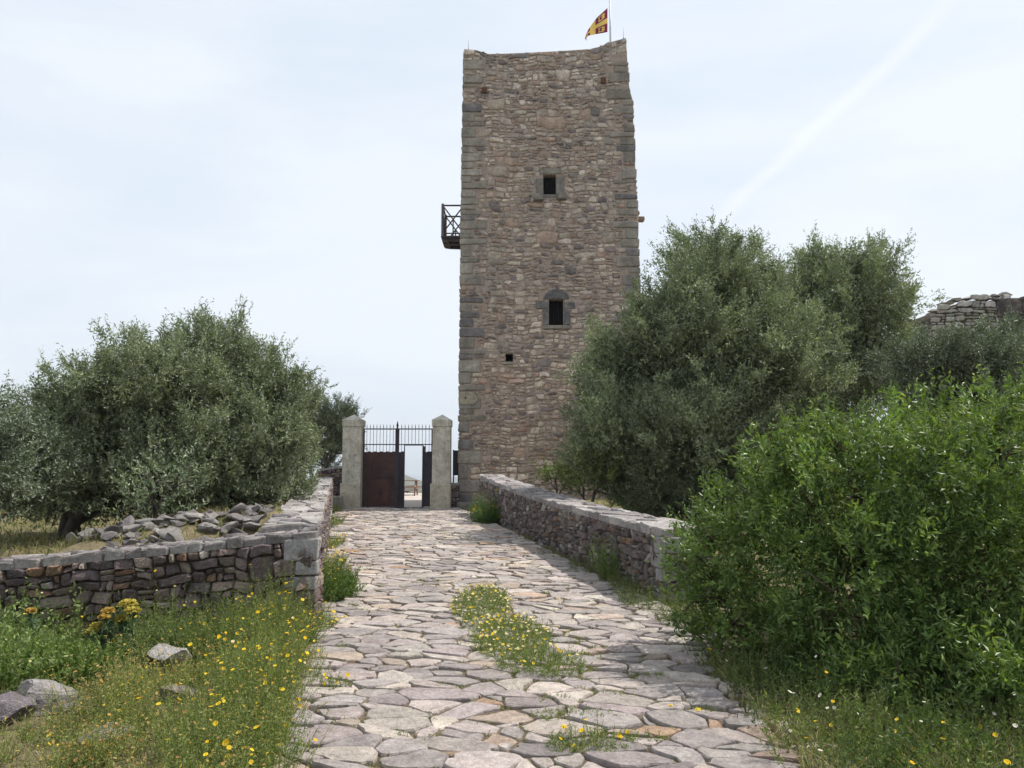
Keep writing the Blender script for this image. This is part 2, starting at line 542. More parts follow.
def rubble(W, Hh, sw, sh, gap, holes=(), wvar=1.0, warp_a=.22, **_):
    """roughly coursed rubble: a field broken again and again into crooked blocks"""
    r = random.Random(int(W*977+Hh*131+len(holes)))
    out = []
    A = sw*sh
    ph = [r.uniform(0, 6.28) for _ in range(8)]
    def wp(u, v):
        e = min(1, u/(.5*sw), (W-u)/(.5*sw)); f = min(1, v/(.5*sh), (Hh-v)/(.5*sh)); e = max(0, e); f = max(0, f)
        k = 2.2/sw
        du = math.sin(v*2.9/sh*.5+ph[0])*.5+math.sin(u*k*.6+v*k+ph[1])*.5+math.sin(v*5.1/sh*.5-u*k*.3+ph[2])*.4
        dv = math.sin(u*k*.5+ph[3])*.5+math.sin(u*k*1.1-v*k*.4+ph[4])*.45+math.sin(u*k*2.1+ph[5])*.3
        return u+du*warp_a*sw*.55*e, v+dv*warp_a*sh*.95*f
    def cut(u0, v0, u1, v1, lv):
        w, h = u1-u0, v1-v0
        tgt = A*math.exp(r.gauss(0, .55*wvar))
        ar = (w/sw)/(h/sh)
        if w*h < tgt and .42 < ar < 2.3 or w*h < A*.22 or lv > 24:
            blk(u0, v0, u1, v1); return
        t = r.uniform(.3, .7)
        n_ = w/sw if ar > 1 else h/sh
        if n_ > 5: t = r.uniform(.4, .6)
        if ar > r.uniform(.8, 1.3): m = u0+w*t; cut(u0, v0, m, v1, lv+1); cut(m, v0, u1, v1, lv+1)
        else: m = v0+h*t; cut(u0, v0, u1, m, lv+1); cut(u0, m, u1, v1, lv+1)
    def blk(u0, v0, u1, v1):
        w, h = u1-u0, v1-v0
        g = gap*.5*r.uniform(.5, 1.4)
        cs = [(u0, v0, 1, 1), (u1, v0, -1, 1), (u1, v1, -1, -1), (u0, v1, 1, -1)]
        poly = []
        for i, (u, v, su, sv) in enumerate(cs):
            a_, b_ = r.uniform(.05, .34)*w, r.uniform(.05, .34)*h
            if r.random() < .45: a_ *= .3; b_ *= .3
            pa, pb = (u+su*a_, v), (u, v+sv*b_)
            poly += [pb, pa] if i % 2 == 0 else [pa, pb]
        cu, cv = (u0+u1)/2, (v0+v1)/2
        pts = []
        for (u, v) in poly:
            u += r.uniform(-.05, .05)*w*(0 < u < W); v += r.uniform(-.06, .06)*h*(0 < v < Hh)
            pts.append(wp(u, v))
        # shrink for the joint
        cu = sum(p[0] for p in pts)/8; cv = sum(p[1] for p in pts)/8
        ku, kv = max(.3, 1-2*g/max(w, 1e-3)), max(.3, 1-2*g/max(h, 1e-3))
        pts = [(cu+(u-cu)*ku, cv+(v-cv)*kv) for u, v in pts]
        for (a, b, c, d) in holes:
            us = [p[0] for p in pts]; vs = [p[1] for p in pts]
            if max(us) <= a or min(us) >= c or max(vs) <= b or min(vs) >= d: continue
            mu, mv = sum(us)/len(us), sum(vs)/len(vs)
            o = [(a-mu, 0), (mu-c, 1), (b-mv, 2), (mv-d, 3)]
            m_, k = max(o)
            if m_ < 0: return
            gg = gap*.4
            pts = (clip(pts, 1, 0, a-gg), clip(pts, -1, 0, -(c+gg)), clip(pts, 0, 1, b-gg), clip(pts, 0, -1, -(d+gg)))[k]
            if len(pts) < 3: return
        q = np.array(pts); e = q.max(0)-q.min(0)
        if e[0] < .16*sw or e[1] < .16*sh: return
        out.append(q)
    # a few wide courses first, so that rows run roughly level
    v = 0
    while v < Hh-1e-3:
        hh = sh*r.uniform(1.6, 3.2)
        if Hh-v-hh < sh: hh = Hh-v
        cut(0, v, W, v+hh, 0); v += hh
    return out

def chaikin(p, c=.22):
    q = np.roll(p, -1, axis=0)
    L_ = np.hypot(*(q-p).T); big = L_.mean()
    out = []
    for a, b, l_ in zip(p, q, L_):
        c_ = c*random.uniform(.5, 1.4)
        out.append(a*(1-c_)+b*c_)
        if l_ > big*1.1:
            nrm = np.array([-(b-a)[1], (b-a)[0]])
            t = random.uniform(.35, .65)
            out.append(a*(1-t)+b*t+nrm*random.uniform(-.05, .07))
        c_ = c*random.uniform(.5, 1.4)
        out.append(a*c_+b*(1-c_))
    return np.array(out)

def lay(mb, polys, mapf, palette, h=.03, depth=.04, dome=.3, tilt=.3, rough=.06, cut=.2, smooth=True, colf=None, mat=0):
    """turn outlines into split stones: mapf(u,v,h)->xyz (vectorised)"""
    cols = [p[0] for p in palette]; wts = [p[1] for p in palette]
    for poly in polys:
        p = chaikin(poly, cut)
        cen = p.mean(0); sz = math.sqrt(max(np.prod(p.max(0)-p.min(0)), 1e-6))
        p = p + np.random.uniform(-1, 1, p.shape)*rough*sz*.5
        n = len(p)
        hh = h*random.uniform(.45, 1.35)
        tu, tv = random.uniform(-tilt, tilt)*h/sz, random.uniform(-tilt, tilt)*h/sz
        ch = min(.35, h*.9/sz)
        rings = [(1.0, None), (1.0, hh*.45), (1-ch*.7, hh*(1-dome*.4)), (.5*(1-ch), hh)]
        vs = []
        for s_, z in rings:
            q = cen+(p-cen)*s_
            if z is None: zz = np.full(n, -depth)
            else: zz = z + (q-cen)@np.array([tu, tv])*2 + np.random.uniform(-1, 1, n)*h*.10*(1 if s_ < 1 else .3)
            vs.append(np.column_stack([q, zz]))
        vs.append(np.array([[cen[0], cen[1], hh*(1+dome*.15)]]))
        vs = np.concatenate(vs)
        k = np.arange(n); k2 = (k+1) % n
        quads = np.concatenate([np.stack([r*n+k, r*n+k2, (r+1)*n+k2, (r+1)*n+k], 1) for r in range(3)])
        tris = np.stack([3*n+k, 3*n+k2, np.full(n, 4*n)], 1)
        w = mapf(vs[:, 0], vs[:, 1], vs[:, 2])
        c = np.array(random.choices(cols, wts)[0])*random.uniform(.82, 1.2)
        if colf is not None: c = colf(cen, c)
        c = np.clip(c*(1+np.random.uniform(-.022, .022, 3)), .01, .9)
        mb.add(w, quads, c, mat, smooth); 
        mb.v.append(np.zeros((0, 3))); mb.c.append(np.zeros((0, 3)))
        mb.f.append((tris+mb.n-len(w), mat, smooth))

def block(mb, cen, ax, size, col, bev=.02, mat=0, jit=.01):
    """bevelled, slightly crooked block; ax = 3 unit vectors"""
    bm = bmesh.new(); bmesh.ops.create_cube(bm, size=1.0)
    for v in bm.verts: v.co = Vector([v.co[i]*size[i]+random.uniform(-jit, jit) for i in range(3)])
    bmesh.ops.bevel(bm, geom=bm.edges[:], offset=bev, segments=2, affect='EDGES', profile=.6)
    bm.verts.ensure_lookup_table()
    ax = np.array(ax)
    vs = np.array([v.co[:] for v in bm.verts])@ax + np.array(cen)
    mb.add(vs, [tuple(v.index for v in f.verts) for f in bm.faces], np.clip(np.array(col), 0, 1), mat, False)
    bm.free()

def rock_verts(seed, size=(1, 1, .7), cuts=9, sub=3, lo=.45, hi=.8):
    r = np.random.default_rng(seed)
    bm = bmesh.new(); bmesh.ops.create_icosphere(bm, subdivisions=sub, radius=1.0)
    v = np.array([x.co[:] for x in bm.verts]); f = np.array([[q.index for q in t.verts] for t in bm.faces]); bm.free()
    for _ in range(cuts):
        n_ = unit(r.normal(size=3)); d = r.uniform(lo, hi)
        e = v@n_-d
        v = v - np.where(e > 0, e, 0)[:, None]*n_*.96
    v = v + .05*np.sin(v[:, [1, 2, 0]]*5+r.uniform(0, 6, 3)) + r.normal(size=v.shape)*.008
    return v*np.array(size), f

# ------------------------------------------------------------------ path
def build_path():
    Y0, Y1 = 2.2, 27.2
    W = 4.1
    mb = MB()
    polys = cells(W, Y1-Y0, .245, .18, .018, aniso=.75, wvar=.8, jit=.5, split=.18)
    def edge(y): return 1.62+.045*(y-4.3)      # right edge, ragged, meets the end of the right wall
    polys = [p for p in polys if Y0+p[:, 1].mean() > 9.6 or xl(Y0+p[:, 1].mean())+p[:, 0].mean() < edge(Y0+p[:, 1].mean())+random.uniform(-.12, .2)]
    def mapf(u, v, h):
        y = Y0+v; x = xl(y)+.02+u + .05*np.sin(y*2.7)*(u < .2)
        return np.column_stack([x, y, gp(y)-.012+h + .012*np.sin(x*2.1+y)*np.cos(y*1.3)])
    def colf(cen, c):
        s = math.sin(cen[0]*1.9+cen[1]*.8)*math.cos(cen[1]*1.4-cen[0])
        if s > .6 and random.random() < .15: c = c*np.array([1.04, .90, .78])
        c = c*np.array([1.03, .985, .965])
        return c
    pal = [((.39, .352, .325), 5), ((.33, .298, .288), 4), ((.45, .412, .37), 3), ((.27, .245, .238), 1.6), ((.40, .335, .28), 1.4), ((.34, .24, .17), .25), ((.32, .297, .285), 3)]
    big = []
    for p in polys:
        big.append(p)
    lay(mb, big, mapf, pal, h=.019, depth=.05, dome=.12, tilt=.6, rough=.08, cut=.15, smooth=False, colf=colf)
    global PATH_JOINTS
    PATH_JOINTS = np.array([(xl(Y0+q[1])+.02+q[0], Y0+q[1]) for p in big for q in (p*1.03-p.mean(0)*.03)])
    # earth bed between the stones
    ys = np.linspace(Y0, Y1, 120); us = np.linspace(-.05, W+.05, 12)
    U, YY = np.meshgrid(us, ys)
    Z = gp(YY)-.016+.012*np.sin((xl(YY)+U)*2.1+YY)*np.cos(YY*1.3)
    Z = Z - .05*((U < 0) | (U > W))
    V = np.stack([xl(YY)+.02+U, YY, Z], -1).reshape(-1, 3)
    i, j = np.meshgrid(np.arange(11), np.arange(119)); q = (j*12+i).ravel()
    mb.add(V, np.stack([q, q+1, q+13, q+12], 1), (.2, .2, .2), 1, True)
    tag(mb.build('path', [M['path'], M['soil']]), kind='structure')
build_path()

# ------------------------------------------------------------------ dry stone walls
DRY = [(tuple(np.array(c)*np.array([1.3, 1.17, 1.13])), w) for c, w in [((.135, .112, .112), 5), ((.17, .145, .135), 4), ((.10, .087, .09), 3), ((.21, .185, .16), 2.4), ((.18, .125, .09), 1.0), ((.38, .37, .345), .45), ((.25, .23, .20), 1)]]
WARM = [((.19, .155, .145), 5), ((.24, .20, .18), 3), ((.14, .115, .115), 4), ((.30, .27, .24), 1.5), ((.25, .165, .11), 1.5), ((.34, .33, .30), .7)]
CAPC = [((.31, .285, .275), 4), ((.36, .335, .32), 3), ((.25, .225, .22), 3)]

def face_stones(mb, p, q, zb, zt, nrm, sw, sh, pal, gap=.012, h=.04, holes=(), step=False, **k):
    p = np.array(p, float); q = np.array(q, float); Ln = np.linalg.norm(q-p)
    zs = [zt(t)-zb(t) for t in np.linspace(0, 1, 9)]; Hm = sum(zs)/9
    nrm = np.array(nrm)
    T = np.linspace(0, 1, 60); ZB = np.array([zb(t) for t in T]); ZT = np.array([zt(t) for t in T])
    def mapf(u, v, hh):
        t = u/Ln
        b = np.interp(t, T, ZB); tt = np.interp(t, T, ZT)
        return np.column_stack([p[0]+(q[0]-p[0])*t+nrm[0]*hh, p[1]+(q[1]-p[1])*t+nrm[1]*hh, b+(tt-b)*v/Hm])
    if step: Hm = float(ZT.max()-zb(0)); ZT0_ = ZT.copy(); ZT = ZB+Hm
    polys = rubble(Ln, Hm, sw, sh, gap, holes)
    if step: polys = [g for g in polys if g[:, 1].mean()+ZB[0] < np.interp(g[:, 0].mean()/Ln, T, ZT0_)+.02]
    # outline runs anticlockwise seen from +normal?  flip if needed
    d = (q-p)/Ln
    if d[0]*nrm[1]-d[1]*nrm[0] > 0:
        polys = [pp[::-1] for pp in polys]
    lay(mb, polys, mapf, pal, h=h, depth=.05, **k)

def stone_wall(name, label, A, B, side, thick, zb, zt, sw, sh, pal, quoinA=False, quoinB=False, capov=.03, capth=.07, group=None, capsize=.42, ends=(True, True), h=.04, capc=None):
    """A->B is the visible face's foot; `side` = +1/-1 picks the side of A->B on which the body lies"""
    A = np.array(A, float); B = np.array(B, float); d = unit(B-A)
    bn = np.array([-d[1], d[0]])*side; fn = -bn
    A2, B2 = A+bn*thick, B+bn*thick
    Ln = np.linalg.norm(B-A)
    root = thing(name, label, 'stone wall', (A[0], A[1], zb(0)), group)
    mb = MB()
    zc = lambda t: zt(t)-capth
    face_stones(mb, A, B, zb, zc, fn, sw, sh, pal, h=h, smooth=False, dome=.12, tilt=.8, rough=.05, cut=.09)
    face_stones(mb, A2, B2, zb, zc, bn, sw*1.3, sh*1.3, pal, h=h, smooth=False, dome=.25, tilt=.5, cut=.15)
    if ends[0]: face_stones(mb, A, A2, lambda t: zb(0), lambda t: zc(0), -d, sw, sh, pal, h=h, smooth=False, cut=.15)
    if ends[1]: face_stones(mb, B, B2, lambda t: zb(1), lambda t: zc(1), d, sw, sh, pal, h=h, smooth=False, cut=.15)
    o = mb.build('masonry', M['dry'], root)
    # core
    mb = MB(); n_ = 40; I = .012
    vs = []
    for t in np.linspace(0, 1, n_):
        a = A+(B-A)*t+bn*I; b = A2+(B2-A2)*t-bn*I
        vs += [(*a, zb(t)), (*a, zc(t)-.005), (*b, zc(t)-.005), (*b, zb(t))]
    vs = np.array(vs); fs = []
    for i in range(n_-1):
        for k in range(4):
            fs.append((i*4+k, i*4+(k+1) % 4, (i+1)*4+(k+1) % 4, (i+1)*4+k))
    fs.append((3, 2, 1, 0)); e = (n_-1)*4; fs.append((e, e+1, e+2, e+3))
    mb.add(vs, fs)
    mb.build('core', M['core'], root)
    # capping
    mb = MB()
    W = thick+2*capov
    polys = cells(Ln+.04, W, capsize, capsize*.62, .010, wvar=.3)
    T = np.linspace(0, 1, 60); ZT = np.array([zt(t) for t in T])
    def mapf(u, v, hh):
        t = np.clip(u/Ln, -.02, 1.02)
        return np.column_stack([A[0]+d[0]*(u-.02)+bn[0]*(v-capov), A[1]+d[1]*(u-.02)+bn[1]*(v-capov), np.interp(t, T, ZT)-.02+hh])
    if side < 0: polys = [p[::-1] for p in polys]
    lay(mb, polys, mapf, capc or CAPC, h=.03, depth=capth-.015, dome=.1, tilt=.6, rough=.05, cut=.14, smooth=False)
    # bedding of the capping
    vs = []
    for t in np.linspace(0, 1, n_):
        a = A+(B-A)*t+bn*.004; b = A2+(B2-A2)*t-bn*.004
        vs += [(*a, zt(t)-capth), (*a, zt(t)-.008), (*b, zt(t)-.008), (*b, zt(t)-capth)]
    mb.add(np.array(vs), fs, (.3, .3, .3), 1)
    mb.build('capping', [M['cap'], M['capm']], root)
    # corner stones
    for on, X, sg in ((quoinA, A, 1), (quoinB, B, -1)):
        if not on: continue
        mb = MB(); t = 0 if sg == 1 else 1
        z = zb(t)-.02; k = 0
        top = zt(t)-capth
        while z < top-.04:
            hh = min(random.uniform(.13, .20), top-z)
            if top-z-hh < .07: hh = top-z
            l1, l2 = (random.uniform(.3, .38), random.uniform(.18, .24)) if k % 2 else (random.uniform(.17, .22), random.uniform(.3, .36))
            cen = X + sg*d*(l1/2-.045) + bn*(l2/2-.045)
            c = random.choices([p[0] for p in pal], [p[1] for p in pal])[0]
            if random.random() < .4: c = (.33, .32, .31)
            mb = MB(); block(mb, (*cen, z+hh/2), [(*d, 0), (*bn, 0), (0, 0, 1)], (l1, l2, hh-.012), c, .018)
            mb.build('corner_stone', M['dry'], root)
            z += hh; k += 1
    return root

# left: wall facing the viewer, then the long wall along the path
PD = unit(A1-A0)
fe = A0+FDIR*6.6
stone_wall('boundary_wall', 'dark rubble wall facing the viewer at left, sloping down to the left with yellow flowers at its foot',
           A0, fe, -1, .52, lambda t: -.12-.12*t, lambda t: .965-.56*t**.9, .185, .115, DRY, quoinA=True, capth=.075, ends=(True, True), h=.045, capsize=.21, capc=[((.22, .195, .185), 3), ((.28, .255, .24), 3), ((.17, .15, .15), 2)])
pw0 = A0+PD*.56
stone_wall('boundary_wall', 'long low wall along the left edge of the path, reaching to the left gate pillar',
           pw0, A1-PD*.5, +1, .55, lambda t: -.08+.33*t, lambda t: .975+.36*t, .18, .115, WARM, capth=.06, ends=(False, True))
# right wall
RA = np.array([1.82, 9.86]); RB = np.array([-.94, 23.7])
stone_wall('boundary_wall', 'reddish rubble wall with pale flat top along the right edge of the path',
           RA, RB, -1, .62, lambda t: -.04+.3*t, lambda t: .885+.20*t+.36*t*t, .155, .125, WARM, quoinA=True, capth=.09)

# ------------------------------------------------------------------ loose stones of the heap (each one a thing)
rock_meshes = []
for i in range(9):
    v, f = rock_verts(100+i, (1, .78, .42), 11)
    mb = MB(); mb.add(v, f, [(.33, .30, .29), (.27, .24, .235), (.40, .37, .35)][i % 3], 0, False)
    o = mb.build('loose_stone', M['rock']); rock_meshes.append(o)
for i in range(280):
    t = random.random(); e = random.gauss(-.05, .36)
    if i < 9: src = rock_meshes[i]; o = src
    else:
        src = random.choice(rock_meshes); o = src.copy(); C.objects.link(o)
    a = np.array([-4.75, 9.15]); b = np.array([-2.85, 11.4])
    n_ = unit(np.array([-(b-a)[1], (b-a)[0]]))
    p = a+(b-a)*t + n_*(-e)
    if p[1] < A0[1] + .12*(p[0]-A0[0]) + .62: p[1] = A0[1] + .12*(p[0]-A0[0]) + .62 + random.random()*.3
    lim = A0[0]-.214*(p[1]-A0[1])-.70
    if p[0] > lim: p[0] = lim - random.random()*.3
    s = random.choice([.09, .12, .16])*random.uniform(.85, 1.25)
    o.scale = (s, s*random.uniform(.7, 1.1), s*random.uniform(.6, 1.1))
    o.rotation_euler = (random.gauss(0, .35), random.gauss(0, .35), random.uniform(0, 6.28))
    o.location = (p[0], p[1], float(H(p[0], p[1]))+s*random.uniform(.1, .45))
    tag(o, 'loose grey angular stone in the rubble heap behind the left wall', 'stone', 'loose stones of the rubble heap')

def rock(name, label, loc, size, seed, col=(.3, .28, .27), rot=0, cuts=22, group=None):
    v, f = rock_verts(seed, size, cuts, 4, .3, .7)
    mb = MB(); mb.add(v, f, col, 0, False)
    o = mb.build(name, M['rock']); o.location = loc; o.rotation_euler = (0, 0, rot)
    return tag(o, label, 'rock', group)
def on(px, py, Yg):
    """ground point seen at the pixel (start guess Yg)"""
    Y = Yg
    for _ in range(40):
        p = P(px, py, Y); h = float(H(p[0], p[1]))
        k = (p[2]-EYE)/Y
        if k >= -1e-4: break
        Y = .5*Y+.5*min(60, (h-EYE)/k)
    p = P(px, py, Y); return np.array([p[0], p[1], float(H(p[0], p[1]))])
p = on(45, 712, 5); rock('rock', 'long pale grey rock at the lower left, with a dark end', (p[0], p[1], p[2]+.10), (.48, .30, .22), 3, (.34, .31, .30), .3)
p = on(10, 722, 5); rock('rock', 'dark purple rock cut by the left edge of the view', (p[0], p[1], p[2]+.08), (.28, .2, .2), 14, (.14, .12, .13), 1.2)
p = on(172, 672, 6); rock('rock', 'pale rock among the flowers in the middle of the left patch', (p[0], p[1], p[2]+.13), (.32, .24, .17), 8, (.38, .35, .33), -.4)
p = on(178, 700, 5.5); rock('rock', 'flat brownish stone just in front of the pale rock among flowers', (p[0], p[1], p[2]+.06), (.25, .18, .12), 16, (.30, .25, .21), .6)
p = on(95, 745, 5); rock('rock', 'low flat grey stone at the bottom left under dry stalks', (p[0], p[1], p[2]+.02), (.32, .22, .11), 7, (.30, .27, .27), .1)
p = on(262, 548+85, 8); 

# ------------------------------------------------------------------ tower
TY = 27.5; TD = 6.4; ZT0 = 16.75
ez = [P(460, y, TY)[2] for y in (520, 490, 300, 200, 100, 92, 37)]
xrt = [P(x, y, TY)[0] for x, y in ((643.5, 520), (643, 490), (640, 300), (637, 200), (632.5, 100), (629.5, 92), (625.5, 37))]
xlt = [P(x, y, TY)[0] for x, y in ((458.5, 520), (458.8, 490), (460.5, 300), (461.5, 200), (463.2, 100), (463.3, 92), (464.5, 37))]
def TXL(z): return np.interp(z, ez, xlt)
def TXR(z): return np.interp(z, ez, xrt)
prof_u = [0, .095, .11, .2, .35, .6, .83, .86, .93, 1.0]
prof_z = [P(500, y, TY)[2]-ZT0 for y in (48, 49.5, 53, 53, 52, 50, 47.5, 43.5, 40, 37)]
def warp(z, u):   # ragged top
    return z + np.interp(u, prof_u, prof_z)*np.clip(z/ZT0, 0, 1)**10
W0 = 6.4
def front(u, v, h):      # u in 0..W0, v height
    s = u/W0; z = warp(v, s); x = TXL(v)*(1-s)+TXR(v)*s
    return np.column_stack([x, TY+.004*v-h, z])
def back(u, v, h):
    s = u/W0; z = warp(v, 1-s); x = TXR(v)*(1-s)+TXL(v)*s
    return np.column_stack([x, TY+TD-.015*v+h, z])
def rightf(u, v, h):
    s = u/TD; z = warp(v, np.ones_like(s)); y = (TY+.004*v)*(1-s)+(TY+TD-.015*v)*s
    return np.column_stack([TXR(v)+h, y, z])
def leftf(u, v, h):
    s = u/TD; z = warp(v, np.zeros_like(s)); y = (TY+TD-.015*v)*(1-s)+(TY+.004*v)*s
    return np.column_stack([TXL(v)-h, y, z])
def uv(px, py):
    """pixel on the front face -> (u, v)"""
    p = P(px, py, TY); z = p[2]
    return (p[0]-TXL(z))/(TXR(z)-TXL(z))*W0, z
tower = thing('tower', 'tall square stone tower with two small windows and a ragged top', 'tower', (1.4, TY+TD/2, .3))
TPAL = [((.52, .475, .405), 4), ((.43, .39, .34), 4), ((.34, .31, .285), 3), ((.21, .195, .195), 2), ((.42, .33, .27), 2.2), ((.57, .53, .46), 2.4), ((.62, .59, .53), .8)]
# openings and dressed blocks
wu = (uv(543.5, 194), uv(556, 174)); wl = (uv(549, 325), uv(563.5, 299)); wh = (uv(505.5, 361.5), uv(513, 353.5))
holes_open = [(a[0], a[1], b[0], b[1]) for a, b in (wu, wl, wh)]
# quoins
quo = []   # (side, u0, v0, u1, v1, colour)
def quoins(side):
    z = .3; k = 0
    while z < 16.2:
        hh = random.choice([random.uniform(.16, .26), random.uniform(.26, .44)]) if z > 2 else random.uniform(.4, .6)
        ln = random.uniform(.62, .95) if k % 2 else random.uniform(.36, .55)
        up = z/16.7
        light = random.random() < (.35 if up < .5 else .82)
        c = random.choice([(.31, .285, .24), (.35, .32, .27), (.29, .26, .215)]) if light else random.choice([(.19, .18, .18), (.225, .21, .205), (.27, .25, .225)])
        if random.random() < .18 and z > 2: z += hh; k += 1; continue
        quo.append((side, ln, z, z+hh, c, k)); z += hh; k += 1
quoins(0); quoins(1)
excl = list(holes_open)
def fr(px0, py1, px1, py0):
    a = uv(px0, py1); b = uv(px1, py0); return (a[0], a[1], b[0], b[1])
blocks = [  # px rectangles of dressed stones (x0, ybottom, x1, ytop), colour, protrusion, name
    ((536, 194, 543, 178), (.24, .22, .19), .03, 'jamb'), ((556.5, 194, 564, 176), (.26, .24, .21), .03, 'jamb'),
    ((540, 173.5, 561, 168), (.27, .25, .21), .035, 'lintel'), ((543, 197, 557, 194.4), (.25, .23, .2), .03, 'sill'),
    ((534, 201, 543, 194.6), (.22, .2, .17), .22, 'corbel'), ((557, 200, 566, 194), (.21, .19, .16), .22, 'corbel'),
    ((543, 325, 548.6, 309), (.15, .145, .145), .04, 'jamb'), ((564, 325, 570, 309), (.15, .145, .145), .04, 'jamb'),
    ((536, 308.6, 548.6, 302), (.16, .155, .15), .035, 'jamb'), ((564, 308.6, 575, 302), (.15, .145, .145), .035, 'jamb'),
    ((543, 329, 570, 325.4), (.27, .24, .20), .09, 'sill'),
    ((503, 353, 515, 350.5), (.27, .25, .21), .03, 'lintel'), ((502, 364.5, 514, 362), (.29, .26, .21), .05, 'sill'),
]
for r, c, pr, nm in blocks:
    e = fr(*r); excl.append(e)
arch = fr(544, 298.7, 569, 290.5); excl.append(arch)
q1 = [(0, q[2], q[1]+.02, q[3]) for q in quo if q[0] == 0] + [(W0-q[1]-.02, q[2], W0, q[3]) for q in quo if q[0] == 1]
excl_f = excl + q1
wallmb = MB()
def tcolf(cen, c):
    # lower half a little browner, upper part greyer
    t = cen[1]/16.7
    return c*(np.array([1.13, .99, .91])*(1-t)+np.array([1.07, 1.0, .96])*t)
polys = rubble(W0, ZT0, .33, .175, .042, excl_f, wvar=1.35, warp_a=.3)
lay(wallmb, polys, front, TPAL, h=.034, depth=.03, dome=.4, tilt=.6, rough=.10, cut=.20, colf=tcolf)
lay(wallmb, rubble(TD, ZT0, .42, .25, .05, [(0, q[2], q[1]*.7, q[3]) for q in quo if q[0] == 1], aniso=.62, wvar=.6), rightf, TPAL, h=.035, depth=.03, dome=.5, tilt=.5, colf=tcolf)
lay(wallmb, rubble(TD, ZT0, .42, .25, .05, [(TD-q[1]*.7, q[2], TD, q[3]) for q in quo if q[0] == 0], aniso=.62, wvar=.6), leftf, TPAL, h=.035, depth=.03, dome=.5, tilt=.5, colf=tcolf)
lay(wallmb, rubble(W0, ZT0, .5, .32, .05, (), aniso=.62, wvar=.6), back, TPAL, h=.035, depth=.03, dome=.5, tilt=.5, colf=tcolf)
# mortar body with real openings
def mortar_face(fn, W, holes):
    us = sorted(set(list(np.linspace(0, W, 26))+[h[0] for h in holes]+[h[2] for h in holes]))
    vs = sorted(set(list(np.linspace(0, ZT0, 60))+[h[1] for h in holes]+[h[3] for h in holes]))
    U, V_ = np.meshgrid(us, vs); pts = fn(U.ravel(), V_.ravel(), np.zeros(U.size))
    fs = []
    nu = len(us)
    for j in range(len(vs)-1):
        for i in range(nu-1):
            uc, vc = (us[i]+us[i+1])/2, (vs[j]+vs[j+1])/2
            if any(h[0] < uc < h[2] and h[1] < vc < h[3] for h in holes): continue
            fs.append((j*nu+i, j*nu+i+1, (j+1)*nu+i+1, (j+1)*nu+i))
    wallmb.add(pts, fs, (.3, .3, .3), 1, False)
mortar_face(front, W0, holes_open); mortar_face(rightf, TD, []); mortar_face(leftf, TD, []); mortar_face(back, W0, [])
# parapet top: sheet a little below the rim
ss = np.linspace(0, 1, 14)
top = []
for s in ss:
    x = TXL(ZT0)*(1-s)+TXR(ZT0)*s; z = float(warp(np.array([ZT0]), np.array([s]))[0])-.01
    top += [(x, TY+.06, z), (x, TY+.7, z-.02), (x, TY+.72, z-1.0), (x, TY+TD-1.0, z-1.0), (x, TY+TD-.98, z-.02), (x, TY+TD-.25, z)]
fs = [(i*6+k, (i+1)*6+k, (i+1)*6+k+1, i*6+k+1) for i in range(13) for k in range(5)]
wallmb.add(np.array(top), fs, (.3, .3, .3), 1, False)
# reveals of the openings
for a, b in (wu, wl, wh):
    u0, v0, u1, v1 = a[0], a[1], b[0], b[1]
    D = .55
    c = front(np.array([u0, u1, u1, u0]), np.array([v0, v0, v1, v1]), np.zeros(4))
    c2 = front(np.array([u0, u1, u1, u0]), np.array([v0, v0, v1, v1]), np.full(4, -D))
    wallmb.add(np.concatenate([c, c2]), np.array([(0, 4, 5, 1), (1, 5, 6, 2), (2, 6, 7, 3), (3, 7, 4, 0)]), (.2, .2, .2), 1)
for i in range(46):      # loose rim stones make the top uneven
    t = (i+.5)/46; v, f = rock_verts(300+i, (random.uniform(.09, .2), random.uniform(.15, .25), random.uniform(.04, .10)), 8, 2)
    x = TXL(ZT0)*(1-t)+TXR(ZT0)*t; z = float(warp(np.array([ZT0]), np.array([t]))[0])
    wallmb.add(v+np.array([x+random.uniform(-.05, .05), TY+.3, z+.0]), f, random.choice([(.26, .23, .20), (.19, .17, .16), (.34, .31, .27)]))
wallmb.build('wall', [M['tower'], M['mortar']], tower)
# quoin blocks
mb = MB()
for side, ln, z0, z1, c, k in quo:
    zc = (z0+z1)/2
    l2 = .42 if k % 2 else .8
    if side == 0: cx = TXL(zc)+ln/2-.035
    else: cx = TXR(zc)-ln/2+.035
    block(mb, (cx, TY+l2/2-.045+.004*zc, zc), [(1, 0, 0), (0, 1, 0), (0, 0, 1)], (ln, l2, z1-z0-.03), np.array(c)*random.uniform(.9, 1.1), .04, 0, .024)
tag(mb.build('corner_stones', M['tower'], tower))
def front_block(parent, name, rect, col, pr, mat=None):
    u0, v0, u1, v1 = rect
    c = front(np.array([(u0+u1)/2]), np.array([(v0+v1)/2]), np.array([pr/2-.05]))[0]
    mb = MB(); block(mb, c, [(1, 0, 0), (0, 1, 0), (0, 0, 1)], ((u1-u0)*.98, pr+.1, v1-v0-.004), col, .02, 0, .008)
    return mb.build(name, mat or M['tower'], parent)
wins = []
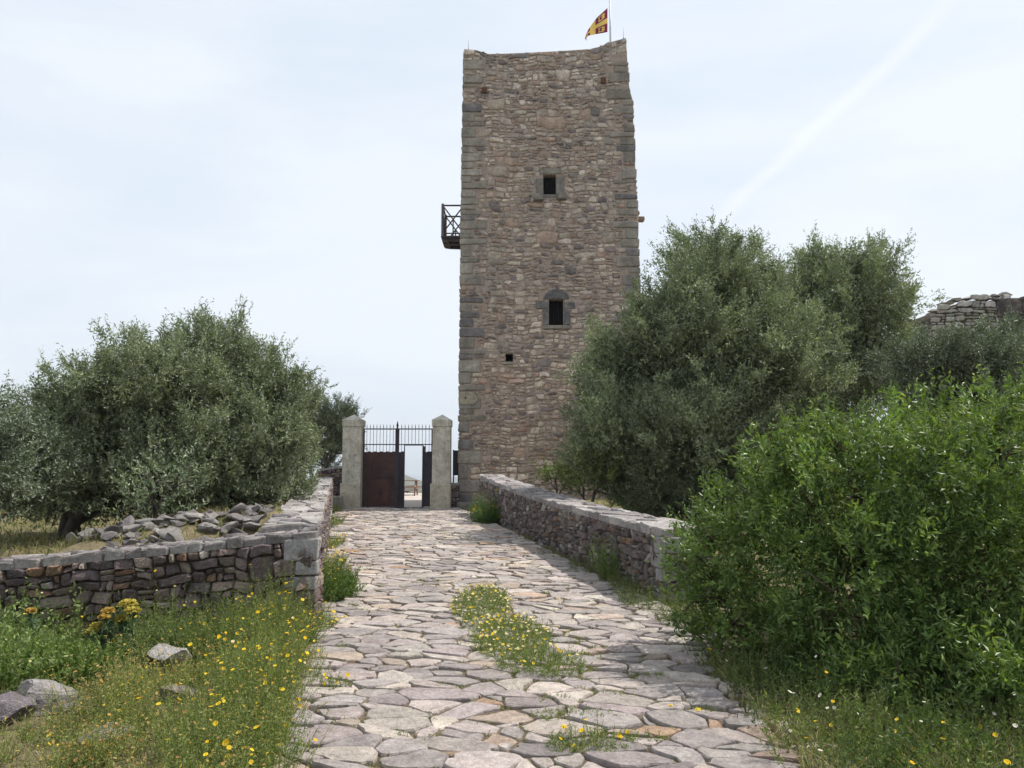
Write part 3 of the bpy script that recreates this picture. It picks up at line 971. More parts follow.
for i, (a, b) in enumerate((wu, wl, wh)):
    u0, v0, u1, v1 = a[0], a[1], b[0], b[1]
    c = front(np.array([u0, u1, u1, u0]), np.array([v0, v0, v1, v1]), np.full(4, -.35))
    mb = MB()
    mb.box((c[0][0]-.03, c[0][1], c[0][2]-.03), (c[2][0]+.03, c[0][1]+.05, c[2][2]+.03), (.012, .012, .013))  # near-black panel paints the unlit room behind the opening
    if i < 2:   # iron bars in the opening
        for k in (1, 2):
            x = c[0][0]+(c[1][0]-c[0][0])*k/3
            mb.bar((x, c[0][1]-.05, c[0][2]), (x, c[0][1]-.05, c[2][2]), .010, (.03, .03, .03))
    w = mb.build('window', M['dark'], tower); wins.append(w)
def sub(o, par):   # reparent keeping the world place (all unrotated)
    o.parent = par; o.location = (0, 0, 0)
for k, (r, c, pr, nm) in enumerate(blocks):
    o = front_block(tower, nm, fr(*r), c, pr)
    sub(o, wins[0 if k < 6 else (1 if k < 11 else 2)])
# arched lintel over the lower window
u0, v0, u1, v1 = arch
mb = MB(); n_ = 12
ang = np.linspace(0, np.pi, n_); cu, ru, rv = (u0+u1)/2, (u1-u0)/2, (v1-v0)
uu = cu+ru*np.cos(ang); vv = v0+rv*1.15*np.sin(ang)
f1 = front(uu, vv, np.full(n_, .05)); f2 = front(uu, vv, np.full(n_, -.05))
mb.add(np.concatenate([f1, f2]), [tuple(range(n_-1, -1, -1))[::1]]+[(i, i+1, n_+i+1, n_+i) for i in range(n_-1)]+[(0, n_, 2*n_-1, n_-1)], (.15, .145, .145))
o = mb.build('lintel', M['tower'], tower); sub(o, wins[1])
# odd stones: jutting stone, putlog holes (dark boxes paint their shade), pale block with a painted dark disc as hole, corbels on the right side
for (px, py, r_, c, d) in ((502, 222, .13, (.30, .28, .25), .1),):
    v, f = rock_verts(41, (r_*.8, r_, r_*.85), 6)
    a = uv(px, py); q = front(np.array([a[0]]), np.array([a[1]]), np.array([.05]))[0]
    mb = MB(); mb.add(v+q, f, c); mb.build('jutting_stone', M['tower'], tower)
for (px, py) in ((484.5, 88.5), (603.5, 82)):
    a = uv(px, py); q = front(np.array([a[0]]), np.array([a[1]]), np.array([.045]))[0]
    mb = MB(); mb.box(q-np.array([.085, .06, .1]), q+np.array([.085, .0, .1]), (.13, .06, .035)); mb.build('putlog_hole_shade', M['dark'], tower)
a = uv(468, 398); q = front(np.array([a[0]]), np.array([a[1]]), np.array([.04]))[0]
mb = MB(); ang = np.linspace(0, 2*np.pi, 9)[:-1]
pts = [(-.32, -.22), (.2, -.24), (.36, -.05), (.2, .2), (-.32, .22)]
fr_ = np.array([(q[0]+x, q[1]-.03, q[2]+z) for x, z in pts]); bk = fr_+np.array([0, .1, 0]); cn = fr_.mean(0); fr2 = cn+(fr_-cn)*.93-np.array([0, .015, 0])
mb.add(np.concatenate([fr2, fr_, bk]), [tuple(range(5))]+[(i, 5+i, 5+(i+1) % 5, (i+1) % 5) for i in range(5)]+[(5+i, 10+i, 10+(i+1) % 5, 5+(i+1) % 5) for i in range(5)], (.42, .37, .27))
mb.tube([(q[0]-.08, q[1]-.052, q[2]), (q[0]-.08, q[1]-.03, q[2])], [.035, .035], (.03, .025, .02), 8)
mb.build('pierced_stone', M['tower'], tower)
for (px, py, dy, l_, hgt) in ((639.5, 213.5, 1.4, .32, .13), (640, 219.5, 1.0, .42, .16), (642, 297, 1.0, .3, .2)):
    p = P(px, py, TY+dy); z = p[2]
    mb = MB(); block(mb, (TXR(z)+l_/2-.12, TY+dy, z), [(1, 0, 0), (0, 1, 0), (0, 0, 1)], (l_+.2, .3, hgt), (.36, .25, .19), .03)
    mb.build('corbel', M['tower'], tower)
# plinth stone at the foot
mb = MB(); a = P(457, 511, 26.9)
block(mb, (-1.2, 27.15, .36), [(1, 0, 0), (0, 1, 0), (0, 0, 1)], (1.3, .5, .28), (.17, .155, .15), .04)
mb.build('plinth_stone', M['tower'], tower)

# balcony on the left side
BC = (.075, .062, .068)
y0, y1 = 28.9, 30.2
pz = P(442, 236, y0)[2]; pt = P(442, 205.5, y0)[2]; bx = P(442.5, 230, y0)[0]; tx = float(TXL(pz))
bal = thing('balcony', 'small dark timber balcony with crossed rails on the left side of the tower', 'balcony', (tx, (y0+y1)/2, pz))
mb = MB()
mb.box((bx-.05, y0-.05, pz-.06), (tx+.05, y1+.05, pz), BC)
mb.build('platform', M['wood'], bal)
for yy in (y0+.1, (y0+y1)/2, y1-.1):
    mb = MB(); pb = pz-.17
    v = np.array([(bx, yy-.06, pz-.06), (tx+.05, yy-.06, pz-.06), (tx+.05, yy-.06, pb), (bx+.2, yy-.06, pb+.02), (bx, yy-.06, pz-.12)])
    v2 = v+np.array([0, .12, 0])
    mb.add(np.concatenate([v, v2]), [(4, 3, 2, 1, 0), (5, 6, 7, 8, 9)]+[(i, (i+1) % 5, 5+(i+1) % 5, 5+i) for i in range(5)], BC)
    mb.build('bracket', M['wood'], bal)
mb = MB()
v = [(bx+.0, y0, pz-.07), (bx+.2, y0, pb+.03), (bx+.2, y1, pb+.03), (bx+.0, y1, pz-.07)]
mb.add(v+[(a_[0]+.03, a_[1], a_[2]+.02) for a_ in v], np.array([(0, 1, 2, 3), (7, 6, 5, 4), (0, 4, 5, 1), (1, 5, 6, 2), (2, 6, 7, 3), (3, 7, 4, 0)]), (.06, .05, .05))
mb.build('soffit_board', M['wood'], bal)
for yy in (y0, y1):
    mb = MB(); mb.box((bx-.045, yy-.045, pz), (bx+.045, yy+.045, pt+.06), (.12, .105, .11)); mb.build('post', M['wood'], bal)
def railing(a, b):
    mb = MB(); a = np.array(a); b = np.array(b)
    up = np.array([0, 0, 1.])
    Hh = pt-pz
    r = .026
    mb.bar(a+up*Hh, b+up*Hh, .032, BC); mb.bar(a+up*.1, b+up*.1, r, BC)
    mb.bar(a+up*.1, b+up*Hh, r, BC); mb.bar(b+up*.1, a+up*Hh, r, BC)
    mid = (a+b)/2; mb.bar(mid+up*.02, mid+up*Hh*.55, r, BC)
    mb.build('railing', M['wood'], bal)
railing((bx, y0, pz), (tx, y0, pz)); railing((bx, y0, pz), (bx, y1, pz)); railing((bx, y1, pz), (tx, y1, pz))

# flag pole, flag, rods
FY = 28.3
fb = P(610.5, 46, FY)
mb = MB(); mb.tube([(fb[0], FY, fb[2]-.8), (fb[0], FY, P(610, -14, FY)[2])], [.04, .03], (.62, .63, .66), 8)
ft = P(610, -14, FY)[2]
v, f = rock_verts(3, (.055, .055, .055), 0, 2); mb.add(v+np.array([fb[0], FY, ft+.03]), f, (.6, .6, .62), 0, True)
mb.bar((fb[0]-.03, FY-.04, fb[2]-.6), (fb[0]-.03, FY-.04, P(610, -12, FY)[2]), .006, (.5, .5, .5))
tag(mb.build('flagpole', M['metal']), 'thin pale flagpole rising from the right side of the tower top', 'flagpole')
# beta glyph bitmap (two bowls, open spine)
BETA = ["11110", "10011", "10011", "00110", "10011", "10011", "11110"]
def flag():
    nu, nv = 96, 64
    hoist_t = P(607.5, 8.5, FY); hoist_b = P(607.5, 32, FY)
    fs = {0: [], 1: []}
    Us = np.linspace(0, 1, nu+1); Vs = np.linspace(0, 1, nv+1)
    tp = np.array([(607.5, 8), (603, 12), (597, 17.5), (592, 24), (588, 30), (585.8, 35), (585, 38.5)])
    bt = np.array([(607.5, 32), (603, 33), (597, 34), (592, 35), (588, 35.8), (586.6, 38), (586.2, 41)])
    k = np.linspace(0, 1, 7)
    V = []
    for v in Vs:
        for u in Us:
            a = (np.interp(u, k, tp[:, 0]), np.interp(u, k, tp[:, 1])); b = (np.interp(u, k, bt[:, 0]), np.interp(u, k, bt[:, 1]))
            px, py = a[0]*(1-v)+b[0]*v, a[1]*(1-v)+b[1]*v
            # cloth keeps its height by leaning away at the top and rippling
            yy = FY + .35*(1-v)*u + .10*math.sin(u*9+v*2)*u
            V.append(P(px, py, yy))
    V = np.array(V); V[:, 0] -= 0
    for j in range(nv):
        for i in range(nu):
            u, v = (i+.5)/nu, (j+.5)/nv
            cross = .39 < u < .58 or .41 < v < .62
            m_ = 1 if cross else 0
            if not cross:
                cu = u/.39 if u < .5 else (u-.58)/.42; cv = v/.41 if v < .5 else (v-.62)/.38
                if cv < 0: cv = 0
                gu = (cu-.28)/.48; gv = (cv-.18)/.64
                if u < .5: gu = 1-gu   # letters face outward from the cross
                if 0 <= gu < 1 and 0 <= gv < 1 and BETA[int(gv*7)][int(gu*5)] == '1': m_ = 1
            a = j*(nu+1)+i
            fs[m_].append((a, a+nu+1, a+nu+2, a+1))
    mb = MB(); mb.add(V, np.array(fs[0]), (.2, .03, .06), 0, True)
    mb.f.append((np.array(fs[1]), 1, True))
    def cm(name, col):
        m, n, l, b, out = newmat(name); b.inputs['Base Color'].default_value = (*col, 1); b.inputs['Roughness'].default_value = .9
        t = n.new('ShaderNodeBsdfTranslucent'); t.inputs['Color'].default_value = (*col, 1)
        ms = n.new('ShaderNodeMixShader'); ms.inputs[0].default_value = .4
        l(b.outputs[0], ms.inputs[1]); l(t.outputs[0], ms.inputs[2]); l(ms.outputs[0], out.inputs['Surface']); return m
    o = mb.build('flag', [cm('maroon_cloth', (.19, .025, .07)), cm('yellow_cloth', (.72, .50, .13))])
    tag(o, 'maroon flag with a yellow cross and curled yellow letters, flying left from the tower', 'flag')
flag()
for (px, y0_, y1_, lab) in ((468.5, 49, 39, 'thin rod standing on the left corner of the tower top'), (623.5, 38, 28, 'thin rod standing on the right corner of the tower top')):
    a = P(px, y0_, 27.8); b = P(px, y1_, 27.8)
    mb = MB(); mb.bar(a-np.array([0, 0, .3]), b, .012, (.35, .35, .36)); mb.bar(a-np.array([0, 0, .06]), a, .03, (.2, .2, .2))
    tag(mb.build('lightning_rod', M['metal']), lab, 'lightning rod', 'lightning rods on the tower')

# low stone building joined to the right of the tower
wing = thing('stone_building', 'low stone building behind the olive tree, touching the right side of the tower', 'building', (6.5, 30, .3))
wz = P(645, 309, 29)[2]
def box_masonry(parent, x0, x1, y0, y1, z0, z1f, sw, sh, pal, name='wall', faces='fblr', mats=None, h=.04, step=False):
    mb = MB()
    z1c = float(np.mean([z1f(t) for t in np.linspace(0, 1, 7)]))
    specs = {'f': ((x0, y0), (x1, y0), (0, -1)), 'b': ((x1, y1), (x0, y1), (0, 1)), 'l': ((x0, y1), (x0, y0), (-1, 0)), 'r': ((x1, y0), (x1, y1), (1, 0))}
    for k in faces:
        p, q, n_ = specs[k]
        zt = z1f if k == 'f' else ((lambda t: z1f(1-t)) if k == 'b' else (lambda t, e=(0 if k == 'l' else 1): z1f(e)))
        face_stones(mb, p, q, lambda t: z0, zt, n_, sw, sh, pal, gap=.03, h=h, tilt=.5, cut=.2, smooth=False, step=step)
    n_ = 24; vs = []
    for t in np.linspace(0, 1, n_):
        x = x0+(x1-x0)*t; z = z1f(t)-(.10 if step else 0)
        vs += [(x, y0, z0), (x, y0, z), (x, y1, z), (x, y1, z0)]
    fs = [(i*4+k, i*4+(k+1) % 4, (i+1)*4+(k+1) % 4, (i+1)*4+k) for i in range(n_-1) for k in range(4)]
    fs += [(3, 2, 1, 0), ((n_-1)*4, (n_-1)*4+1, (n_-1)*4+2, (n_-1)*4+3)]
    mb.add(np.array(vs), fs, (.3, .3, .3), 1)
    return mb.build(name, mats or [M['tower'], M['mortar']], parent)
box_masonry(wing, 4.75, 9.5, 28.6, 33, 0, lambda t: wz+.1*math.sin(t*9)-.15*t, .38, .22, TPAL)

# ruined tower at the far right
ruin = thing('ruined_tower', 'broken pale stone tower rising behind the trees at the far right', 'ruin', (14.8, 24, .3))
rx0 = P(931, 320, 24)[0]; rx1 = P(1012, 320, 24)[0]
def rtop(t):
    xs = [0, .08, .2, .35, .55, .62, .75, .9, 1.0]; ys = [325, 311, 303, 298, 296, 294, 297, 293, 292]
    return float(P(970, np.interp(t, xs, ys), 24)[2]) - .06
RP = [((.46, .44, .41), 5), ((.38, .36, .34), 3), ((.52, .50, .46), 3), ((.28, .24, .21), 1), ((.26, .17, .12), .5)]
box_masonry(ruin, rx0, rx1, 24, 27, 0, rtop, .36, .15, RP, mats=[M['tower'], M['core']], h=.06, step=True)
p = P(1002, 302, 23.8); q = P(1023, 350, 23.8)
mb = MB(); block(mb, ((p[0]+q[0])/2+.25, 24.0, p[2]-2.0), [(1, 0, 0), (0, 1, 0), (0, 0, 1)], (q[0]-p[0]-.3, 1.2, 4.2), (.10, .085, .09), .04)
mb.build('corner_stone', M['tower'], ruin); mb = MB()
block(mb, ((p[0]+q[0])/2+.0, 23.85, p[2]-.18), [(1, 0, 0), (0, 1, 0), (0, 0, 1)], (q[0]-p[0]+.1, .7, .5), (.13, .11, .11), .04)
mb.build('corner_stone', M['tower'], ruin)
for i in range(9):
    t = i/8; v, f = rock_verts(60+i, (.26, .3, .07), 10, 2)
    mbt = MB()
    mbt.add(v+np.array([rx0+(rx1-rx0)*t, 24.3, rtop(t)+.04]), f, (.44, .42, .39))
    mbt.build('top_stone', M['tower'], ruin)

# ------------------------------------------------------------------ gate
GY = 27.0
def pillar(pxa, pxb, base0, base1, label):
    xa, xb = P(pxa, 460, GY)[0], P(pxb, 460, GY)[0]
    cx = (xa+xb)/2; w = (xb-xa)
    zb = .28; z1 = P(400, 483.5, GY)[2]; zc = P(400, 427, GY)[2]; zc2 = P(400, 420, GY)[2]; za = P(400, 414.5, GY)[2]
    root = thing('gate_pillar', label, 'pillar', (cx, GY, zb), 'gate pillars')
    col = (.62, .585, .50)
    ax = [(1, 0, 0), (0, 1, 0), (0, 0, 1)]
    mb = MB(); block(mb, (cx-.02, GY, (zb+z1)/2-.1), ax, (w+.06, w+.06, z1-zb+.2), (.57, .51, .41), .03, 0, .012); mb.build('base', M['plaster'], root)
    mb = MB(); block(mb, (cx, GY, (zc+z1)/2), ax, (w, w, zc-z1+.02), col, .025, 0, .01); mb.build('shaft', M['plaster'], root)
    mb = MB()
    block(mb, (cx, GY, (zc+zc2)/2), ax, (w+.045, w+.045, zc2-zc), col, .02, 0, .004)
    h_ = w/2+.02
    mb.add([(cx-h_, GY-h_, zc2-.01), (cx+h_, GY-h_, zc2-.01), (cx+h_, GY+h_, zc2-.01), (cx-h_, GY+h_, zc2-.01), (cx, GY, za)], [(0, 1, 4), (1, 2, 4), (2, 3, 4), (3, 0, 4), (3, 2, 1, 0)], (.56, .54, .48))
    mb.build('cap', M['plaster'], root)
    return cx, w
c1, w1 = pillar(344, 362.5, 341, 363, 'pale square gate pillar left of the iron gate')
c2, w2 = pillar(433, 451, 429, 448, 'pale square gate pillar between the iron gate and the tower')
gx0, gx1 = c1+w1/2, c2-w2/2
gate = thing('iron_gate', 'dark iron double gate with spiked bars and a small open door in its right leaf', 'gate', ((gx0+gx1)/2, GY, .3))
Z = lambda py: P(400, py, GY)[2]
X = lambda px: P(px, 460, GY)[0]
DK = (.030, .026, .034); BR = (.050, .024, .020)
gb = .34
def leaf(x0, x1, nm, cut=None):
    lf = thing('gate_leaf', None, None, ((x0+x1)/2, GY, .3)); 
    lf.parent = gate; lf.location = np.array(lf.location)-np.array(gate.location)
    base = np.array(gate.location)+np.array(lf.location)
    def bld(mb, name, mat):
        o = mb.build(name, mat); o.parent = lf; o.location = -base; return o
    zt, zm, zp = Z(429), Z(444.5), Z(452)
    # bars with spearheads
    mb = MB()
    n_ = max(3, int(round((x1-x0)/.112)))
    for i in range(1, n_):
        x = x0+(x1-x0)*i/n_
        low = zp-.05
        if cut and cut[0]-.01 < x < cut[1]+.01: low = Z(445)
        mb.bar((x, GY, low), (x, GY, zt+.05), .008, DK, 5)
        mb.bar((x, GY, zt+.05), (x, GY, zt+.17), .016, DK, 5, r2=.002)
    bld(mb, 'bars', M['metal'])
    mb = MB()
    for z, r in ((zt, .02), (zm, .017)):
        mb.box((x0, GY-r, z-r), (x1, GY+r, z+r), DK)
    for x in (x0+.02, x1-.02):
        mb.box((x-.02, GY-.025, gb-.02), (x+.02, GY+.025, zt-.022), DK)
    mb.box((x0+.042, GY-.02, gb-.02), (cut[0] if cut else x1-.042, GY+.02, gb+.03), DK)
    bld(mb, 'frame', M['metal'])
    # sheet panels
    mb = MB()
    segs = [(x0+.042, x1-.042)] if not cut else [(x0+.042, cut[0]-.03), (cut[1]+.03, x1-.042)]
    for a, b in segs:
        n2 = max(2, int((b-a)/.1)); prev = None
        for i in range(n2):
            xa = a+(b-a)*i/n2; xb_ = a+(b-a)*(i+1)/n2
            yo = .0 if i % 2 else .012
            mb.box((xa, GY-.006+yo, gb+.032), (xb_+.006, GY+.004+yo, zp+.02*((i % 2))), BR if not cut else DK)
    if not cut:   # raised lower panel with a lozenge
        mb.box((x0+.35, GY-.022, gb+.12), (x1-.2, GY-.008, gb+.92), (.055, .022, .016))
        cx_, cz_ = (x0+x1)/2+.05, gb+.5
        mb.add([(cx_-.09, GY-.026, cz_), (cx_, GY-.026, cz_-.16), (cx_+.09, GY-.026, cz_), (cx_, GY-.026, cz_+.16), (cx_, GY-.045, cz_)], [(0, 1, 4), (1, 2, 4), (2, 3, 4), (3, 0, 4)], (.03, .015, .012))
        for zz in (gb+.98, gb+1.03): mb.box((x0+.3, GY-.02, zz), (x1-.05, GY-.008, zz+.02), DK)
    bld(mb, 'panel', M['rust'])
    return lf, bld
xm = X(397)
leaf(gx0+.02, xm-.025, 'l')
dx0, dx1 = X(404.8), X(422.3)
lf2, bld2 = leaf(xm+.025, gx1-.02, 'r', cut=(dx0, dx1))
mb = MB(); zd = Z(445.6)
mb.box((dx0-.028, GY-.026, gb-.02), (dx0, GY+.026, zd+.03), DK); mb.box((dx1, GY-.026, gb-.02), (dx1+.028, GY+.026, zd+.03), DK)
mb.box((dx0, GY-.026, zd), (dx1, GY+.026, zd+.03), DK); mb.box((dx0, GY-.024, gb-.03), (dx1, GY+.024, gb), DK)
bld2(mb, 'door_frame', M['metal'])
mb = MB()
mb.box((dx1+.005, GY+.035, gb), (dx1+.035, GY+.035+(dx1-dx0), zd-.01), DK)
mb.box((dx1-.02, GY+.45, gb+.9), (dx1+.004, GY+.57, gb+.93), (.2, .2, .2))
bld2(mb, 'wicket_door', M['metal'])
mb = MB(); mb.box((xm-.024, GY-.04, gb-.05), (xm+.024, GY+.04, Z(426)), DK); mb.bar((xm, GY, Z(426)), (xm, GY, Z(421)), .045, DK, 6, r2=.005)
mb.build('centre_post', M['metal'], gate)
# dark sheet between pillar and tower, with a low rubble wall beneath
px0 = c2+w2/2+.02; px1 = float(TXL(1.5))+.0
mb = MB(); mb.box((px0, GY+.55, P(455, 475.5, GY)[2]), (px1+.1, GY+.59, P(455, 450, GY)[2]), DK)
for x in (px0+.03, px1-.02): mb.box((x-.02, GY+.5, .3), (x+.02, GY+.54, P(455, 449.5, GY)[2]), DK)
tag(mb.build('metal_panel', M['rust']), 'dark metal sheet on posts closing the gap between gate pillar and tower', 'metal panel')
stone_wall('rubble_wall', 'short low rubble wall filling the gap between the right gate pillar and the tower',
           (px0-.02, GY+.1), (px1+.02, GY+.1), 1, .3, lambda t: .25, lambda t: P(455, 483.5, GY)[2], .2, .13, DRY, capth=.05, ends=(False, False), capsize=.25)
# left of the left pillar
stone_wall('rubble_wall', 'dark dry stone wall stub left of the left gate pillar, under the olive branches',
           (P(315, 480, 26.9)[0], GY+.15), (c1-w1/2-.02, GY+.15), 1, .35, lambda t: .2, lambda t: P(335, 470-4*t, GY)[2], .24, .12, DRY, capth=.05, ends=(True, False), capsize=.3)
mb = MB(); p = P(335, 500, 26.3); block(mb, (p[0]+.03, 26.35, .48), [(1, 0, 0), (0, 1, 0), (0, 0, 1)], (.42, .4, .5), (.34, .32, .27), .05, 0, .03)
tag(mb.build('stone_block', M['tower']), 'low pale stone block at the foot of the left gate pillar', 'stone block')

# bench/table seen through the open door
BYY = 40.0
bz = float(H(P(411, 490, BYY)[0], BYY))
t = P(412, 484, BYY); bxm = P(408, 484, BYY)[0]
bench = thing('picnic_bench', 'wooden picnic bench seen through the open gate door', 'bench', (bxm, BYY, bz))
WC = (.26, .17, .12)
mb = MB()
for k in range(4): mb.box((bxm-.65, BYY-.3+k*.16, bz+.74), (bxm+.55, BYY-.16+k*.16, bz+.78), WC)
mb.build('table_top', M['wood'], bench)
for s in (-1, 1):
    mb = MB()
    for k in range(2): mb.box((bxm-.65, BYY+s*.62-.14+k*.15, bz+.42), (bxm+.55, BYY+s*.62-.01+k*.15, bz+.46), WC)
    mb.build('seat', M['wood'], bench)
for xx in (-.5, .4):
    for s in (-1, 1):
        mb = MB(); mb.bar((bxm+xx, BYY+s*.2, bz+.74), (bxm+xx, BYY+s*.6, bz), .04, WC, 5); mb.build('leg', M['wood'], bench)
    mb = MB(); mb.box((bxm+xx+.042, BYY-.75, bz+.37), (bxm+xx+.08, BYY+.75, bz+.418), WC); mb.build('cross_beam', M['wood'], bench)
# low parapet wall at the end of the court
stone_wall('parapet_wall', 'low pale parapet at the end of the court, seen through the open gate door', (-9, 44), (2, 44), 1, .5, lambda t: -.3, lambda t: .72, .5, .28, RP, capth=.08, capsize=.7)

# ------------------------------------------------------------------ vegetation
def leaf_quads(mb, P0, D, Ln, Wd, col, mat=0, fold=.0):
    n = len(P0)
    if n == 0: return
    r = rng.normal(size=(n, 3)); S = unit(np.cross(D, r))
    N = np.cross(D, S)
    Ln = np.broadcast_to(Ln, (n,))[:, None]; Wd = np.broadcast_to(Wd, (n,))[:, None]
    mid = P0+D*Ln*.48+N*Ln*.06
    v = np.stack([P0, mid+S*Wd/2, P0+D*Ln, mid-S*Wd/2], 1).reshape(-1, 3)
    f = np.arange(4*n).reshape(n, 4)
    col = np.asarray(col)
    if col.ndim == 1: col = np.tile(col, (n, 1))
    mb.add(v, f, np.repeat(col, 4, axis=0), mat, False)

def sprays(mb, base, direc, length, nl, Ll, Lw, cols, spread=.75, var=.3, mat=0):
    """shoots carrying leaves along them"""
    n = len(base)
    if n == 0: return
    t = (np.arange(nl)+.5)/nl
    bend = rng.normal(size=(n, 3))*.18 + np.array([0, 0, .12])
    T = t[None, :, None]
    pts = base[:, None]+direc[:, None]*length[:, None, None]*T + bend[:, None]*length[:, None, None]*T*T
    dd = unit(direc[:, None]*.8+rng.normal(size=(n, nl, 3))*spread)
    cc = np.array(cols)[rng.integers(0, len(cols), n)]
    cc = cc*(1+rng.normal(size=(n, 1))*var*.5)
    cl = np.clip(cc[:, None]*(1+rng.normal(size=(n, nl, 1))*var*.6), .005, .8)
    sz = rng.uniform(.65, 1.2, (n, nl))*(1-.35*t[None])
    leaf_quads(mb, pts.reshape(-1, 3), dd.reshape(-1, 3), (Ll*sz).ravel(), (Lw*sz).ravel(), cl.reshape(-1, 3), mat)

def crown_clumps(mb, clumps, dens, sl, nl, Ll, Lw, cols, upb=.7, flat=.85, spread=.75, fill=.16, plume=.62, psub=15, pw=.105):
    for (c, r) in clumps:
        n = int(dens*r*r); c = np.array(c)
        # plumes: small upright bundles of shoots over the clump's skin
        m_ = max(8, int(psub*(r/.5)**1.6))
        d = unit(rng.normal(size=(m_, 3)))
        d[:, 2] = np.where(d[:, 2] < -.45, -d[:, 2]*.7, d[:, 2]); d = unit(d)
        pb = c+d*np.array([1, 1, flat])*(r*rng.uniform(.55, .95, m_))[:, None]
        pd = unit(d*.8+np.array([0, 0, upb])+rng.normal(size=(m_, 3))*.25)
        pl = plume*r**.5*rng.uniform(.5, 1.25, m_)
        pt = 1+rng.normal(size=(m_, 1))*.16      # each plume has its own tint
        k = int(n*(1-fill)); w = rng.integers(0, m_, k)
        t = rng.uniform(-.45, 1, k)
        ww = pw*(1-.62*np.clip(t, 0, 1))*rng.uniform(.7, 1.2, m_)[w]
        b = pb[w]+pd[w]*(pl[w]*t)[:, None]+rng.normal(size=(k, 3))*ww[:, None]
        dr = unit(pd[w]+rng.normal(size=(k, 3))*.38)
        ln = sl*rng.uniform(.5, 1.2, k)
        # inner filling
        f_ = n-k
        d2 = unit(rng.normal(size=(f_, 3)))
        b2 = c+d2*(r*rng.uniform(.2, .95, f_)**.6)[:, None]*np.array([1, 1, flat])
        dr2 = unit(d2*.7+np.array([0, 0, upb])+rng.normal(size=(f_, 3))*.5)
        for g in range(4):      # four tint groups keep a plume's leaves alike
            sel = (w % 4) == g
            cg = [np.array(x)*(.78, .95, 1.08, 1.28)[g] for x in cols]
            sprays(mb, b[sel], dr[sel], ln[sel], nl, Ll, Lw, cg, spread)
        sprays(mb, b2, dr2, sl*rng.uniform(.6, 1.2, f_), nl, Ll*1.15, Lw*1.15, cols, spread)

def limbs(mb, base, clumps, stems, r0, col=(.10, .085, .07), bottom=None):
    base = np.array(base, float)
    top = []
    for k in range(stems):
        a = 2*np.pi*k/stems+random.uniform(-.4, .4)
        off = np.array([math.cos(a), math.sin(a), 0])*r0*1.6
        top.append(base+off)
    order = list(range(len(clumps))); random.shuffle(order)
    mains = []
    for q, i in enumerate(order):
        c, r = clumps[i]; c = np.array(c); n = 9
        main = q < stems
        if main: s0 = top[q]; r_ = r0
        else:
            mp_, mr = min(mains, key=lambda m: np.linalg.norm(m[0][-1]-c)); k = random.randint(2, 5)
            s0 = mp_[k]; r_ = mr[k]*.62
        d = c-s0
        wig = rng.normal(size=(n, 3))*.06*np.linalg.norm(d)/3; wig[0] = 0
        t = np.linspace(0, 1, n)[:, None]
        pts = s0+d*t+wig
        pts[:, 2] = s0[2]+d[2]*(t[:, 0]**.8)+wig[:, 2]*.5
        pts[:, :2] = s0[:2]+d[:2]*(t**1.3)+wig[:, :2]
        rr = r_*(1-t[:, 0])**.8*.85+.012
        if main: mains.append((pts, rr))
        mb.tube(pts, rr, col, 7)
        for _ in range(6):
            e = c+unit(rng.normal(size=3))*r*.8; m0 = pts[random.randint(5, 8)]
            m1 = (m0+e)/2+rng.normal(size=3)*.06
            mb.tube([m0, m1, e], [.014, .010, .005], col, 4)

def circles(lst, Y, dy=.0, back=0, thin=.8):
    out = []
    for t in lst:
        px, py, r = t[:3]; yy = Y+(t[3] if len(t) > 3 else random.uniform(-dy, dy))
        out.append((P(px, py, yy), r/F*yy*1.05))
        for b in range(back):
            y2 = yy+.9*(b+1)
            c = P(px, py, yy).copy(); c[1] = y2; c[2] -= .15*(b+1); c[0] += random.uniform(-.3, .3)
            out.append((c, r/F*yy*thin))
    return out

OL = [(.16, .195, .095), (.20, .23, .115), (.12, .15, .075), (.25, .275, .155), (.17, .21, .10)]
def olive(name, label, base, clumps, dens=2000, stems=3, r0=.075, cols=OL, nl=12, Ll=.08, Lw=.025, sl=.24, group=None, psub=12, plume=.62, pw=.105, fill=.14, mat='olive', cat='tree'):
    root = thing(name, label, cat, base, group)
    mb = MB(); limbs(mb, np.array(base)-np.array([0, 0, .05]), clumps, stems, r0); mb.build('trunk', M['bark'], root)
    mb = MB(); crown_clumps(mb, clumps, dens, sl, nl, Ll, Lw, cols, psub=psub, plume=plume, pw=pw, fill=fill); mb.build('crown', M[mat], root)
    return root
def gbase(px, Y):
    x = P(px, 500, Y)[0]; return (x, Y, float(H(x, Y)))

grp_l = None
olive('olive_tree', 'largest olive tree at left, behind the rubble wall, with dark stems below its crown', gbase(70, 12.6),
      circles([(150, 382, 40), (105, 408, 40), (55, 425, 38), (165, 420, 52), (110, 455, 52), (50, 470, 42), (90, 492, 30), (30, 500, 26), (150, 470, 45), (190, 470, 45), (130, 500, 34, .9), (150, 485, 30, -.6), (60, 505, 28, .9), (175, 500, 30, 1.0), (150, 366, 26), (80, 405, 28), (15, 455, 30)], 12.6, .7, 1), stems=4)
olive('olive_tree', 'tall olive tree left of the gate with the highest tip on that side', gbase(235, 13.8),
      circles([(208, 370, 34), (235, 395, 40), (190, 400, 44), (265, 400, 36), (235, 435, 50), (276, 425, 26), (262, 455, 32), (276, 465, 20), (200, 455, 45), (245, 478, 30), (225, 352, 24), (205, 346, 18), (288, 445, 16), (215, 480, 34, .8), (262, 485, 22), (285, 486, 14), (170, 500, 24, -.6), (225, 492, 24, -.8), (265, 492, 18, -.7), (200, 470, 36, -1.0), (240, 370, 24)], 13.8, .7, 1), stems=3)
